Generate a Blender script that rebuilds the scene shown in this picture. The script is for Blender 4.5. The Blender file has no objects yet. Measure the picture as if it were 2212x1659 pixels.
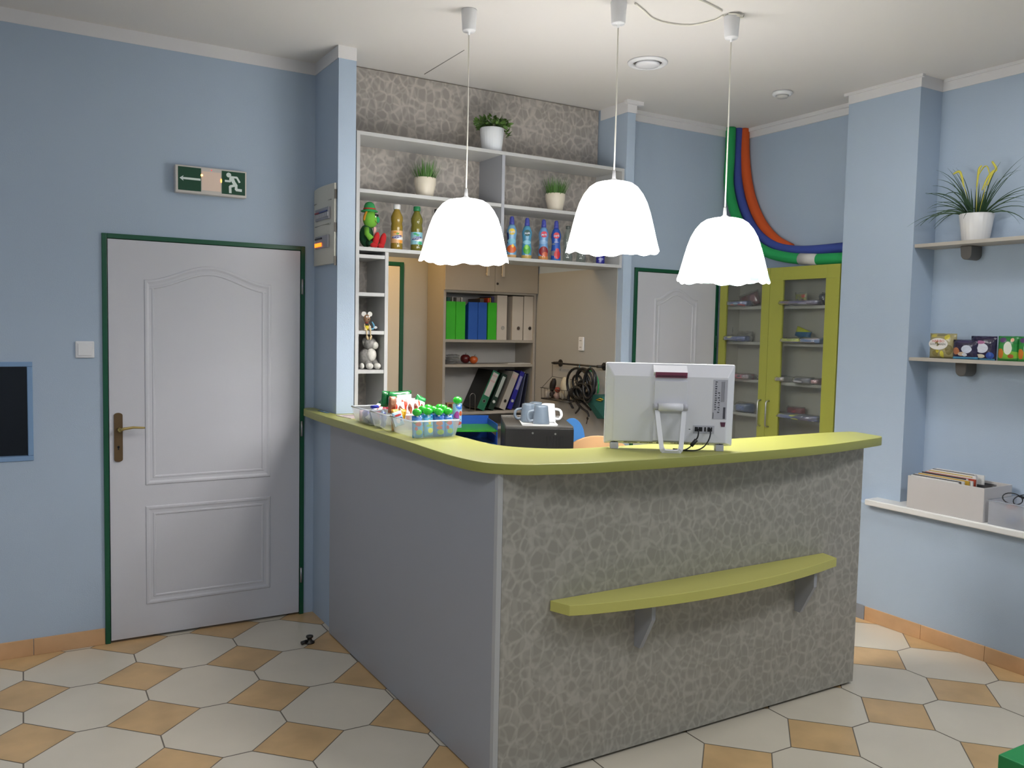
import bpy, bmesh, math, random
from mathutils import Matrix, Vector
PI = math.pi
random.seed(7)
S = bpy.context.scene
C = S.collection

# ------------------------------------------------------------------ camera
A_, B_, C_ = 0.53940322, -0.06493385, 0.02075478
FPX = 1840.63
fw = Vector((math.sin(A_)*math.cos(B_), math.cos(A_)*math.cos(B_), math.sin(B_)))
r0 = Vector((math.cos(A_), -math.sin(A_), 0)); u0 = r0.cross(fw)
RT = math.cos(C_)*r0 + math.sin(C_)*u0
UP = -math.sin(C_)*r0 + math.cos(C_)*u0
EYE = Vector((0, 0, 1.55))
cd = bpy.data.cameras.new('camera'); cd.sensor_width = 36; cd.lens = FPX/2212*36
cd.clip_start = 0.02
cam = bpy.data.objects.new('camera', cd); C.objects.link(cam)
cam.matrix_world = Matrix(((RT.x, UP.x, -fw.x, EYE.x), (RT.y, UP.y, -fw.y, EYE.y), (RT.z, UP.z, -fw.z, EYE.z), (0, 0, 0, 1)))
S.camera = cam
S.cycles.transparent_max_bounces = 32
S.view_settings.view_transform = 'Standard'; S.view_settings.look = 'None'
S.view_settings.gamma = 1; S.view_settings.use_curve_mapping = False
S.view_settings.exposure = 0.10

def at(px, py, ax, val):
    "surveyed point: where the sight line through a photo pixel meets the plane axis ax = val"
    d = fw + RT*((px-1106)/FPX) - UP*((py-829.5)/FPX)
    t = (val-EYE[ax])/d[ax]
    return EYE + d*t

w = bpy.data.worlds.new('world'); S.world = w; w.use_nodes = True
w.node_tree.nodes['Background'].inputs[0].default_value = (0.8, 0.9, 1, 1)
w.node_tree.nodes['Background'].inputs[1].default_value = 0.05

def area(loc, size, e, col, rot=(0, 0, 0), sy=None):
    l = bpy.data.lights.new('room_light', 'AREA'); l.energy = e; l.size = size; l.color = col
    if sy: l.shape = 'RECTANGLE'; l.size_y = sy
    o = bpy.data.objects.new('room_light', l); C.objects.link(o); o.location = loc; o.rotation_euler = rot
    return o
# ceiling panel lamps of the room, behind and beside the camera, then one added fill
area((0.5, 0.3, 2.86), 0.6, 21, (0.93, 0.96, 1.0))
area((3.1, 0.5, 2.86), 0.6, 24, (0.95, 0.97, 1.0))
area((3.3, 1.9, 2.88), 0.25, 6, (0.95, 0.97, 1.0))
area((-0.5, 2.2, 2.86), 0.6, 11, (0.95, 0.97, 1.0))  # added fill, no lamp known here; lifts the left wall and counter side
# warm lamp in the back room
area((1.9, 4.82, 2.45), 0.15, 7.0, (1.0, 0.62, 0.22))
area((2.6, 4.62, 2.85), 0.3, 2.5, (1.0, 0.9, 0.75))
PENDANT_W = 5.5

# ------------------------------------------------------------------ colour and material helpers
def lin(h):
    if isinstance(h, str):
        h = h.lstrip('#'); c = [int(h[i:i+2], 16)/255 for i in (0, 2, 4)]
    else: c = list(h)
    return tuple(x/12.92 if x <= .04045 else ((x+.055)/1.055)**2.4 for x in c) + (1,)

MATS = {}
def mat(name, col, rough=.5, metal=0, spec=.5, bump=0, bscale=200, emit=None, es=0, sub=0, vary=0, vscale=3, coat=0):
    if name in MATS: return MATS[name]
    m = bpy.data.materials.new(name); m.use_nodes = True; MATS[name] = m
    N = m.node_tree; b = N.nodes['Principled BSDF']
    b.inputs['Base Color'].default_value = lin(col); b.inputs['Roughness'].default_value = rough
    b.inputs['Metallic'].default_value = metal; b.inputs['Specular IOR Level'].default_value = spec
    b.inputs['Coat Weight'].default_value = coat
    if emit: b.inputs['Emission Color'].default_value = lin(emit); b.inputs['Emission Strength'].default_value = es
    if bump or vary:
        tc = N.nodes.new('ShaderNodeTexCoord')
    if bump:
        n = N.nodes.new('ShaderNodeTexNoise'); n.inputs['Scale'].default_value = bscale; n.inputs['Detail'].default_value = 3
        N.links.new(tc.outputs['Object'], n.inputs['Vector'])
        bp = N.nodes.new('ShaderNodeBump'); bp.inputs['Strength'].default_value = bump; bp.inputs['Distance'].default_value = .002
        N.links.new(n.outputs['Fac'], bp.inputs['Height']); N.links.new(bp.outputs['Normal'], b.inputs['Normal'])
    if vary:
        n = N.nodes.new('ShaderNodeTexNoise'); n.inputs['Scale'].default_value = vscale; n.inputs['Detail'].default_value = 4
        N.links.new(tc.outputs['Object'], n.inputs['Vector'])
        mx = N.nodes.new('ShaderNodeMix'); mx.data_type = 'RGBA'
        c = lin(col); mx.inputs[6].default_value = tuple(x*(1-vary) for x in c[:3])+(1,); mx.inputs[7].default_value = tuple(min(1, x*(1+vary)) for x in c[:3])+(1,)
        rp = N.nodes.new('ShaderNodeMapRange'); rp.inputs[1].default_value = .3; rp.inputs[2].default_value = .7
        N.links.new(n.outputs['Fac'], rp.inputs[0]); N.links.new(rp.outputs[0], mx.inputs[0]); N.links.new(mx.outputs[2], b.inputs['Base Color'])
    return m

def spots(name, base, lst, rough=.35, axes='xz', wr=0):
    "printed wrapping: soft-edged ellipses and bars in the object's own generated frame"
    if name in MATS: return MATS[name]
    m = mat(name, base, rough, coat=.3); N = m.node_tree; b = N.nodes['Principled BSDF']
    tc = N.nodes.new('ShaderNodeTexCoord'); sp = N.nodes.new('ShaderNodeSeparateXYZ'); N.links.new(tc.outputs['Generated'], sp.inputs[0])
    U = sp.outputs['xyz'.index(axes[0])]; V = sp.outputs['xyz'.index(axes[1])]
    cur = None
    def math_(op, a, bb):
        n = N.nodes.new('ShaderNodeMath'); n.operation = op
        for i, q in enumerate((a, bb)):
            if q is None: continue
            if isinstance(q, (int, float)): n.inputs[i].default_value = q
            else: N.links.new(q, n.inputs[i])
        return n.outputs[0]
    for it in lst:
        col, u, v, ru, rv = it[:5]; shape = it[5] if len(it) > 5 else 'o'
        a = math_('DIVIDE', math_('SUBTRACT', U, u), ru); c = math_('DIVIDE', math_('SUBTRACT', V, v), rv)
        if shape == 'o': d = math_('ADD', math_('MULTIPLY', a, a), math_('MULTIPLY', c, c))
        else: d = math_('MAXIMUM', math_('ABSOLUTE', a, None), math_('ABSOLUTE', c, None))
        k = math_('LESS_THAN', d, 1.0)
        mx = N.nodes.new('ShaderNodeMix'); mx.data_type = 'RGBA'
        mx.inputs[6].default_value = lin(base); mx.inputs[7].default_value = lin(col)
        if cur: N.links.new(cur, mx.inputs[6])
        N.links.new(k, mx.inputs[0]); cur = mx.outputs[2]
    N.links.new(cur, b.inputs['Base Color'])
    if wr:
        n = N.nodes.new('ShaderNodeTexNoise'); n.inputs['Scale'].default_value = wr; n.inputs['Detail'].default_value = 3
        N.links.new(tc.outputs['Object'], n.inputs['Vector'])
        bp = N.nodes.new('ShaderNodeBump'); bp.inputs['Strength'].default_value = .5; bp.inputs['Distance'].default_value = .006
        N.links.new(n.outputs['Fac'], bp.inputs['Height']); N.links.new(bp.outputs['Normal'], b.inputs['Normal'])
    return m

def clear(name, tint='ffffff', white=.0, gloss=.08, wcol='ffffff', rough=.05):
    "thin clear sheet: transparent, a little glossy, optionally milky"
    if name in MATS: return MATS[name]
    m = bpy.data.materials.new(name); m.use_nodes = True; MATS[name] = m
    N = m.node_tree; N.nodes.remove(N.nodes['Principled BSDF']); out = N.nodes['Material Output']
    t = N.nodes.new('ShaderNodeBsdfTransparent'); t.inputs[0].default_value = lin(tint)
    g = N.nodes.new('ShaderNodeBsdfGlossy'); g.inputs['Roughness'].default_value = rough
    d = N.nodes.new('ShaderNodeBsdfDiffuse'); d.inputs[0].default_value = lin(wcol)
    tl = N.nodes.new('ShaderNodeBsdfTranslucent'); tl.inputs[0].default_value = lin(wcol)
    dm = N.nodes.new('ShaderNodeMixShader'); dm.inputs[0].default_value = .5
    N.links.new(d.outputs[0], dm.inputs[1]); N.links.new(tl.outputs[0], dm.inputs[2])
    a = N.nodes.new('ShaderNodeMixShader'); a.inputs[0].default_value = white
    N.links.new(t.outputs[0], a.inputs[1]); N.links.new(dm.outputs[0], a.inputs[2])
    f = N.nodes.new('ShaderNodeFresnel'); f.inputs[0].default_value = 1.45
    ad = N.nodes.new('ShaderNodeMath'); ad.operation = 'MULTIPLY'; ad.inputs[1].default_value = gloss/.04*.5; N.links.new(f.outputs[0], ad.inputs[0])
    ge = N.nodes.new('ShaderNodeNewGeometry'); ib = N.nodes.new('ShaderNodeMath'); ib.operation = 'SUBTRACT'; ib.inputs[0].default_value = 1; N.links.new(ge.outputs['Backfacing'], ib.inputs[1])
    pm = N.nodes.new('ShaderNodeMath'); pm.operation = 'MULTIPLY'; N.links.new(ad.outputs[0], pm.inputs[0]); N.links.new(ib.outputs[0], pm.inputs[1]); ad = pm
    b = N.nodes.new('ShaderNodeMixShader'); N.links.new(ad.outputs[0], b.inputs[0])
    N.links.new(a.outputs[0], b.inputs[1]); N.links.new(g.outputs[0], b.inputs[2]); N.links.new(b.outputs[0], out.inputs[0])
    return m

def wallpaper(name, light, dark, scale=24, strength=1.0, rough=.45):
    "grey laminate printed with overlapping round leaves"
    if name in MATS: return MATS[name]
    m = mat(name, light, rough); N = m.node_tree; b = N.nodes['Principled BSDF']
    tc = N.nodes.new('ShaderNodeTexCoord')
    ns = N.nodes.new('ShaderNodeTexNoise'); ns.inputs['Scale'].default_value = 9; N.links.new(tc.outputs['Object'], ns.inputs['Vector'])
    mm = N.nodes.new('ShaderNodeVectorMath'); mm.operation = 'SCALE'; mm.inputs[3].default_value = .03; N.links.new(ns.outputs['Color'], mm.inputs[0])
    va = N.nodes.new('ShaderNodeVectorMath'); N.links.new(tc.outputs['Object'], va.inputs[0]); N.links.new(mm.outputs[0], va.inputs[1])
    tot = None
    for sc, r in ((scale, .42), (scale*.81, .36)):
        mp = N.nodes.new('ShaderNodeMapping'); mp.inputs['Scale'].default_value = (sc, .01, sc*.86); mp.inputs['Location'].default_value = (r*7, 0, r*3)
        N.links.new(va.outputs[0], mp.inputs[0])
        v = N.nodes.new('ShaderNodeTexVoronoi'); v.feature = 'DISTANCE_TO_EDGE'; v.inputs['Scale'].default_value = 1; v.inputs['Randomness'].default_value = .8; N.links.new(mp.outputs[0], v.inputs['Vector'])
        rg = N.nodes.new('ShaderNodeMapRange'); rg.inputs[1].default_value = .02; rg.inputs[2].default_value = .16; rg.inputs[3].default_value = 0; rg.inputs[4].default_value = 1
        rg.interpolation_type = 'SMOOTHSTEP'
        N.links.new(v.outputs['Distance'], rg.inputs[0])
        if tot is None: tot = rg.outputs[0]
        else:
            a = N.nodes.new('ShaderNodeMath'); a.operation = 'ADD'; N.links.new(tot, a.inputs[0]); N.links.new(rg.outputs[0], a.inputs[1]); tot = a.outputs[0]
    s = N.nodes.new('ShaderNodeMath'); s.operation = 'MULTIPLY'; s.inputs[1].default_value = .6*strength; s.use_clamp = True; N.links.new(tot, s.inputs[0])
    mx = N.nodes.new('ShaderNodeMix'); mx.data_type = 'RGBA'; mx.inputs[6].default_value = lin(light); mx.inputs[7].default_value = lin(dark)
    N.links.new(s.outputs[0], mx.inputs[0]); N.links.new(mx.outputs[2], b.inputs['Base Color'])
    return m

# ------------------------------------------------------------------ mesh builder
class MB:
    def __init__(s): s.v = []; s.f = []; s.m = []; s.s = []; s.mi = 0; s.M = Matrix()
    def add(s, vs, fs, smooth=False):
        b = len(s.v)
        s.v += [tuple(s.M @ Vector(p)) for p in vs]
        for f in fs: s.f.append(tuple(b+i for i in f)); s.m.append(s.mi); s.s.append(smooth)
        return s
    def box(s, x0, x1, y0, y1, z0, z1):
        return s.add([(x, y, z) for x in (x0, x1) for y in (y0, y1) for z in (z0, z1)], [(0, 1, 3, 2), (4, 6, 7, 5), (0, 4, 5, 1), (2, 3, 7, 6), (0, 2, 6, 4), (1, 5, 7, 3)])
    def prism(s, poly, z0, z1, smooth=False):
        n = len(poly); v = [(p[0], p[1], z0) for p in poly]+[(p[0], p[1], z1) for p in poly]
        s.add(v, [tuple(range(n))[::-1], tuple(range(n, 2*n))]); b = len(s.v)-2*n
        for i in range(n):
            s.f.append((b+i, b+(i+1) % n, b+n+(i+1) % n, b+n+i)); s.m.append(s.mi); s.s.append(smooth)
        return s
    def lathe(s, prof, n=32, c=(0, 0, 0), cap=True, wav=None):
        vs = []; fs = []
        for k, (r, z) in enumerate(prof):
            for i in range(n):
                a = 2*PI*i/n; rr, zz = r, z
                if wav: rr, zz = wav(r, z, a, k)
                vs.append((c[0]+rr*math.cos(a), c[1]+rr*math.sin(a), c[2]+zz))
        for k in range(len(prof)-1):
            for i in range(n): fs.append((k*n+i, k*n+(i+1) % n, (k+1)*n+(i+1) % n, (k+1)*n+i))
        s.add(vs, fs, True)
        if cap:
            b = len(s.v)-len(vs)
            for k, o in ((0, 1), (len(prof)-1, 0)):
                if prof[k][0] > 1e-4:
                    t = tuple(b+k*n+i for i in range(n)); s.f.append(t[::-1] if o else t); s.m.append(s.mi); s.s.append(False)
        return s
    def cyl(s, p, q, r, n=16, r2=None):
        p = Vector(p); q = Vector(q); d = q-p; L = d.length
        Q = d.to_track_quat('Z', 'Y').to_matrix().to_4x4(); old = s.M; s.M = old @ Matrix.Translation(p) @ Q
        s.lathe([(r, 0), (r if r2 is None else r2, L)], n); s.M = old; return s
    def tube(s, pts, r, n=8, closed=False, flat=None):
        P = [Vector(p) for p in pts]; m = len(P); vs = []; fs = []; prev = None
        for i in range(m):
            if closed: t = P[(i+1) % m]-P[i-1]
            else: t = P[min(i+1, m-1)]-P[max(i-1, 0)]
            t = t.normalized() if t.length > 1e-9 else Vector((0, 0, 1))
            if prev is None:
                a = Vector((0, 0, 1)) if abs(t.z) < .9 else Vector((1, 0, 0)); nn = t.cross(a).normalized()
            else: nn = (prev-t*prev.dot(t)); nn = nn.normalized() if nn.length > 1e-6 else t.orthogonal().normalized()
            prev = nn; bb = t.cross(nn); rr = r[i] if isinstance(r, (list, tuple)) else r
            for k in range(n):
                a = 2*PI*k/n; vs.append(P[i]+nn*math.cos(a)*rr+bb*math.sin(a)*rr*(flat or 1))
        for i in range(m if closed else m-1):
            j = (i+1) % m
            for k in range(n): fs.append((i*n+k, i*n+(k+1) % n, j*n+(k+1) % n, j*n+k))
        if not closed: fs += [tuple(range(n))[::-1], tuple((m-1)*n+k for k in range(n))]
        return s.add(vs, fs, True)
    def ell(s, c, r, rot=None, n=16, m=10, fn=None):
        if isinstance(r, (int, float)): r = (r, r, r)
        vs = [(0, 0, -1)]; fs = []
        for j in range(1, m):
            t = -PI/2+PI*j/m
            for i in range(n): a = 2*PI*i/n; vs.append((math.cos(t)*math.cos(a), math.cos(t)*math.sin(a), math.sin(t)))
        vs.append((0, 0, 1)); L = len(vs)-1
        for i in range(n):
            fs.append((0, 1+(i+1) % n, 1+i)); fs.append((L, L-n+i, L-n+(i+1) % n))
            for j in range(m-2): a = 1+j*n; fs.append((a+i, a+(i+1) % n, a+n+(i+1) % n, a+n+i))
        T = Matrix.Translation(Vector(c)) @ (rot.to_4x4() if rot else Matrix()) @ Matrix.Diagonal((r[0], r[1], r[2], 1))
        vs = [T @ (Vector(v)*(fn(v) if fn else 1)) for v in vs]
        return s.add(vs, fs, True)
    def disc(s, c, r, n=20, ry=None):
        ry = ry or r
        return s.add([(c[0]+r*math.cos(2*PI*i/n), c[1]+ry*math.sin(2*PI*i/n), c[2]) for i in range(n)], [tuple(range(n))])
    def pillow(s, w, h, d, n=9, wr=0.0, crimp=.0, seed=1, base=True):
        "soft sealed bag standing on its lower edge: x width, z height, y thickness"
        rnd = random.Random(seed); vs = []; fs = []
        z0 = 0 if base else -h/2
        for side in (-1, 1):
            for j in range(n+1):
                for i in range(n+1):
                    u = i/n*2-1; v = j/n*2-1
                    p = max(0, (1-u**4)*(1-v**4))**.6
                    if crimp and abs(v) > 1-crimp: p = 0
                    e = rnd.uniform(-1, 1)*wr*(p > 0)
                    x = u*w/2*(1-.05*(1-abs(v))*0); z = z0+(v+1)/2*h + rnd.uniform(-1, 1)*wr*.3*(0 < i < n)
                    vs.append((x, side*(p*d/2)+e*side+(side*.0004), z))
        K = (n+1)**2
        for sd in (0, 1):
            for j in range(n):
                for i in range(n):
                    a = sd*K+j*(n+1)+i; q = (a, a+1, a+n+2, a+n+1); fs.append(q if sd == 0 else q[::-1])
        bd = [i for i in range(n+1)]+[j*(n+1)+n for j in range(1, n+1)]+[n*(n+1)+i for i in range(n-1, -1, -1)]+[j*(n+1) for j in range(n-1, 0, -1)]
        for k in range(len(bd)): a, b = bd[k], bd[(k+1) % len(bd)]; fs.append((b, a, a+K, b+K))
        return s.add(vs, fs, True)
    def text(s, st, size, M=None, bend=None, ext=0, align='CENTER', sx=1):
        vs, fs = glyphs(st, ext/size if size else 0, align)
        out = []
        for v in vs:
            x, y, z = v[0]*size*sx, v[1]*size, v[2]*size
            if bend: a = x/bend; out.append(Vector(((bend+z)*math.sin(a), y, (bend+z)*math.cos(a)-bend)))
            else: out.append(Vector((x, y, z)))
        old = s.M
        if M: s.M = old @ M
        s.add(out, fs); s.M = old; return s
    def build(s, name, m=None, parent=None, world=False, bevel=0, seg=2, solid=0, loc=None, label=None, subsurf=0):
        me = bpy.data.meshes.new(name)
        vs = s.v
        if world and parent is not None:
            inv = chain(parent).inverted(); vs = [tuple(inv @ Vector(v)) for v in vs]
        if loc is not None: vs = [(v[0]-loc[0], v[1]-loc[1], v[2]-loc[2]) for v in vs]
        me.from_pydata([tuple(v) for v in vs], [], s.f)
        ms = m if isinstance(m, (list, tuple)) else [m]
        for q in ms: me.materials.append(q)
        me.polygons.foreach_set('material_index', s.m); me.polygons.foreach_set('use_smooth', s.s)
        bm = bmesh.new(); bm.from_mesh(me); bmesh.ops.recalc_face_normals(bm, faces=bm.faces); bm.to_mesh(me); bm.free()
        o = bpy.data.objects.new(name, me); C.objects.link(o)
        if loc is not None: o.location = loc
        if parent is not None: o.parent = parent
        if bevel:
            b = o.modifiers.new('bevel', 'BEVEL'); b.width = bevel; b.segments = seg; b.limit_method = 'ANGLE'; b.angle_limit = .6
        if solid:
            b = o.modifiers.new('solid', 'SOLIDIFY'); b.thickness = solid; b.offset = 0
        if subsurf:
            b = o.modifiers.new('sub', 'SUBSURF'); b.levels = subsurf; b.render_levels = subsurf
        if label: o['label'] = label
        return o

_G = {}
def glyphs(st, ext, align):
    k = (st, round(ext, 4), align)
    if k not in _G:
        cu = bpy.data.curves.new('lettering', 'FONT'); cu.body = st; cu.size = 1; cu.align_x = align; cu.align_y = 'CENTER'; cu.extrude = ext; cu.resolution_u = 3
        o = bpy.data.objects.new('lettering', cu); C.objects.link(o); bpy.context.view_layer.update()
        me = bpy.data.meshes.new_from_object(o.evaluated_get(bpy.context.evaluated_depsgraph_get()))
        _G[k] = ([tuple(v.co) for v in me.vertices], [tuple(p.vertices) for p in me.polygons])
        bpy.data.objects.remove(o); bpy.data.curves.remove(cu); bpy.data.meshes.remove(me)
    return _G[k]

def chain(o):
    M = Matrix()
    while o is not None: M = (Matrix.Translation(o.location) @ o.rotation_euler.to_matrix().to_4x4() @ Matrix.Diagonal((*o.scale, 1))) @ M; o = o.parent
    return M

def tag(o, label, cat, group=None, kind=None):
    o['label'] = label; o['category'] = cat
    if group: o['group'] = group
    if kind: o['kind'] = kind
    return o
def thing(name, label, cat, loc=(0, 0, 0), rz=0, group=None, rot=None):
    o = bpy.data.objects.new(name, None); C.objects.link(o); o.empty_display_size = .05
    o.location = loc; o.rotation_euler = rot or (0, 0, rz)
    return tag(o, label, cat, group)
def struct(o, label=None, cat=None):
    o['kind'] = 'structure'
    if label: o['label'] = label
    if cat: o['category'] = cat
    return o
def copy_thing(r, loc, rz, label):
    n = r.copy(); C.objects.link(n); n.location = loc; n.rotation_euler = rz if isinstance(rz, tuple) else (0, 0, rz); n['label'] = label
    for ch in [c for c in r.children]:
        c = ch.copy(); C.objects.link(c); c.parent = n
        for g in [q for q in ch.children]: d = g.copy(); C.objects.link(d); d.parent = c
    return n
def frame(o, right, up):
    "matrix: local x along right, y along up, z out of the face"
    r = Vector(right).normalized(); u = Vector(up).normalized(); n = r.cross(u)
    return Matrix(((r.x, u.x, n.x, o[0]), (r.y, u.y, n.y, o[1]), (r.z, u.z, n.z, o[2]), (0, 0, 0, 1)))
FRONT = lambda x, y, z: frame((x, y, z), (1, 0, 0), (0, 0, 1))     # face looking toward -y
SIDE = lambda x, y, z: frame((x, y, z), (0, -1, 0), (0, 0, 1))     # face looking toward -x

def holes(mb, u0, u1, z0, z1, hs, put):
    us = sorted({u0, u1, *[a for h in hs for a in h[:2]]}); zs = sorted({z0, z1, *[a for h in hs for a in h[2:]]})
    for i in range(len(us)-1):
        for j in range(len(zs)-1):
            um, zm = (us[i]+us[i+1])/2, (zs[j]+zs[j+1])/2
            if not any(h[0] < um < h[1] and h[2] < zm < h[3] for h in hs): put(us[i], us[i+1], zs[j], zs[j+1])

# ------------------------------------------------------------------ shared materials
BLUE = mat('blue_wall_paint', '#aebed0', .75, bump=.35, bscale=260)
WHITEP = mat('white_paint', '#e2e0e0', .7, bump=.2, bscale=200)
CEILM = mat('ceiling_paint', '#dcd8d4', .85, bump=.2, bscale=150)
DOORW = mat('white_door_lacquer', '#ccccd2', .4, bump=.15, bscale=400)
GREENF = mat('dark_green_paint', '#0f5236', .35)
GREYL = mat('grey_laminate', '#a2a4aa', .42, bump=.1, bscale=500)
EDGE = mat('pale_grey_edge', '#b9b9b8', .5)
PAPER = wallpaper('leaf_print_laminate', '#b0aba1', '#99958b')
PAPERD = wallpaper('leaf_print_board', '#bdb5ac', '#9d968f', scale=21)
LIME = mat('lime_green_laminate', '#9c9d51', .38, bump=.06, bscale=300)
OLIVE = mat('olive_green_laminate', '#a3a546', .42)
CREAM = mat('cream_tile', '#d6ccba', .3, vary=.06, vscale=2.2, bump=.12, bscale=30)
TAN = mat('tan_tile', '#cba878', .33, vary=.16, vscale=5, bump=.12, bscale=30)
GROUT = mat('grout', '#7d7468', .9)
BASET = mat('skirting_tile', '#cfa57a', .45, vary=.12, vscale=6)
WHITEPL = mat('white_plastic', '#e6e6e8', .35)
BLACKPL = mat('black_plastic', '#17181a', .4)
STEEL = mat('brushed_metal', '#a9a9a8', .35, metal=1)
DKSTEEL = mat('dark_metal', '#4b4844', .45, metal=.8)
BRASS = mat('aged_brass', '#6f5a40', .45, metal=.6)
GOLD = mat('worn_gold_metal', '#b7a368', .35, metal=.8)
INNERW = mat('grey_beige_wall_paint', '#a9a8a4', .8, bump=.2, bscale=200)
GLASS = clear('cabinet_glass', 'eef0ee', .03, .1)
MILKY = clear('milky_crate_plastic', 'f4f6fa', .26, .12, 'eef2f8', .2)
FOIL = clear('clear_wrap', 'f2f2f2', .16, .25, 'ffffff', .15)

# levels and planes of the room
ZC = 2.90; YL = 4.42; XC = 1.418; YC = 4.063; XCR = 1.508
X0, Y0, X1 = -1.7, -1.4, 4.28

# ------------------------------------------------------------------ room shell
fl = MB(); fl.mi = 0; fl.box(X0, 4.5, Y0, 5.4, -.06, -.0015)
ox, oy, pt, sd, an = .48940666, 3.49558506, .44664371, .17230656, -.01823036
ca, sa = math.cos(an), math.sin(an)
def tile(poly, mi):
    cx = sum(p[0] for p in poly)/len(poly); cy = sum(p[1] for p in poly)/len(poly); g = .0022
    out = []
    for x, y in poly:
        d = math.hypot(x-cx, y-cy); k = (d-g*1.25)/d; x, y = cx+(x-cx)*k, cy+(y-cy)*k
        out.append((ox+ca*x-sa*y, oy+sa*x+ca*y))
    if any(q[0] < X0 or q[0] > 4.45 or q[1] < Y0 or q[1] > 5.35 for q in out): return
    fl.mi = mi; fl.add([(q[0], q[1], 0) for q in out], [tuple(range(len(out)))])
for i in range(-6, 11):
    for j in range(-12, 6):
        a, b = i*pt, j*pt
        tile([(a-sd, b), (a, b-sd), (a+sd, b), (a, b+sd)], 2)
        p = pt; s_ = sd
        tile([(a+s_, b), (a+p-s_, b), (a+p, b+s_), (a+p, b+p-s_), (a+p-s_, b+p), (a+s_, b+p), (a, b+p-s_), (a, b+s_)], 1)
struct(fl.build('floor', [GROUT, CREAM, TAN]), 'cream octagonal floor tiles with tan squares between', 'floor')

ce = MB().box(X0, 4.5, Y0, 5.4, ZC, ZC+.1)
cei = struct(ce.build('ceiling', CEILM), 'plain off-white ceiling', 'ceiling')
p, q = at(917, 160, 2, ZC), at(1003, 108, 2, ZC)
MB().tube([p, q], .0025, 6).build('plaster_crack', mat('crack_grey', '#8d8a86', .9), cei, label='thin grey crack line')

# left wall with the door opening and a small dark window
fx0, fx1, fz = at(218.6, 503, 1, YL).x, at(658, 529, 1, YL).x, 1.955
wx1, wz0, wz1 = at(70, 800, 1, YL).x, .905, 1.355
mb = MB(); hs = [(fx0, fx1, -.1, fz), (-.62, wx1, wz0, wz1)]
holes(mb, X0, XC, 0, ZC, hs, lambda a, b, c, d: mb.box(a, b, YL, YL+.14, c, d))
struct(mb.build('wall_left', BLUE), 'light blue wall with the white door', 'wall')
# pier at the end of the left wall
mb = MB().box(XC, XCR, YC, YL+.14, 0, ZC)
struct(mb.build('wall_pier', BLUE), 'narrow light blue pier beside the grey shelving', 'wall')
# pier on the far side of the shelving
XP = 3.18
mb = MB().box(XP, 3.24, 4.05, 5.3, 0, ZC)
struct(mb.build('wall_partition', BLUE), 'slim blue wall end right of the shelving', 'wall')
YB = 4.21
d2x0, d2x1, d2z = 3.393, 4.105, at(1420, 581, 1, YB).z
mb = MB(); holes(mb, 3.24, X1+.1, 0, ZC, [(d2x0, d2x1, -.1, d2z)], lambda a, b, c, d: mb.box(a, b, YB, YB+.1, c, d))
struct(mb.build('wall_back', BLUE), 'light blue back wall behind the lime cabinet corner', 'wall')
# right wall: deep niche, pier, window recess above a parapet
XR = 4.03; XPI = 4.09; XN = 4.275; YP0, YP1 = 2.785, 3.222
mb = MB()
mb.box(XN, XN+.12, Y0, YB+.1, 0, ZC)
mb.box(XPI, XN, YP0, YP1, 0, ZC)
struct(mb.build('wall_right', BLUE), 'light blue right wall with its pier and shallow recess', 'wall')
mb = MB().box(XR, XN, Y0, 3.05, 0, .64)
struct(mb.build('wall_parapet', BLUE), 'low blue parapet under the white sill', 'wall')
# rest of the room, behind the camera
struct(MB().box(X0-.1, X0, Y0, YL+.14, 0, ZC).build('wall_west', BLUE))
struct(MB().box(X0-.1, X1+.1, Y0-.1, Y0, 0, ZC).build('wall_rear', BLUE))
# inner room behind the shelving
struct(MB().box(1.40, 1.50, YL+.14, 5.3, 0, ZC).build('wall_inner_left', INNERW))
d3x0, d3x1, d3z = 1.62, at(870, 700, 1, 5.24).x, at(860, 566, 1, 5.24).z
mb = MB(); holes(mb, 1.40, 3.3, 0, ZC, [(d3x0, d3x1, -.1, d3z)], lambda a, b, c, d: mb.box(a, b, 5.24, 5.36, c, d))
struct(mb.build('wall_inner_back', INNERW))
struct(MB().box(XP-.006, XP, 4.10, 5.24, 0, 1.93).build('wall_inner_right', INNERW))

# white painted bands under the ceiling, cornice behind
tz = 2.84
def band(name, x0, x1, y0, y1, z0=tz): return struct(MB().box(x0, x1, y0, y1, z0, ZC).build(name, WHITEP))
band('trim_1', X0, XC, YL-.004, YL)
band('trim_2', XC-.004, XC, YC-.004, YL-.004)
band('trim_3', XC, XCR, YC-.004, YC)
mb = MB().box(XP-.005, XP, 4.05, 4.31, tz-.005, ZC).box(XP-.005, 3.245, 4.045, 4.05, tz-.005, ZC).box(XP-.03, 3.275, 4.02, 4.05, ZC-.02, ZC)
struct(mb.build('trim_4', WHITEP))
mb = MB().box(3.24, XN, YB-.012, YB, tz, ZC).box(3.24, XN, YB-.03, YB, ZC-.022, ZC)
struct(mb.build('trim_5', WHITEP))
mb = MB().box(XN-.012, XN, YP1, YB-.03, tz, ZC).box(XN-.03, XN, YP1, YB-.03, ZC-.022, ZC)
struct(mb.build('trim_6', WHITEP))
mb = MB().box(XPI-.006, XPI, YP0-.006, YP1, tz, ZC).box(XPI, XN, YP0-.006, YP0, tz, ZC).box(XPI-.02, XPI, YP0-.02, YP1+.02, ZC-.015, ZC)
struct(mb.build('trim_7', WHITEP))
mb = MB().box(XN-.006, XN, Y0, YP0-.006, tz, ZC).box(XN-.02, XN, Y0, YP0-.02, ZC-.015, ZC)
struct(mb.build('trim_8', WHITEP))
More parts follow.
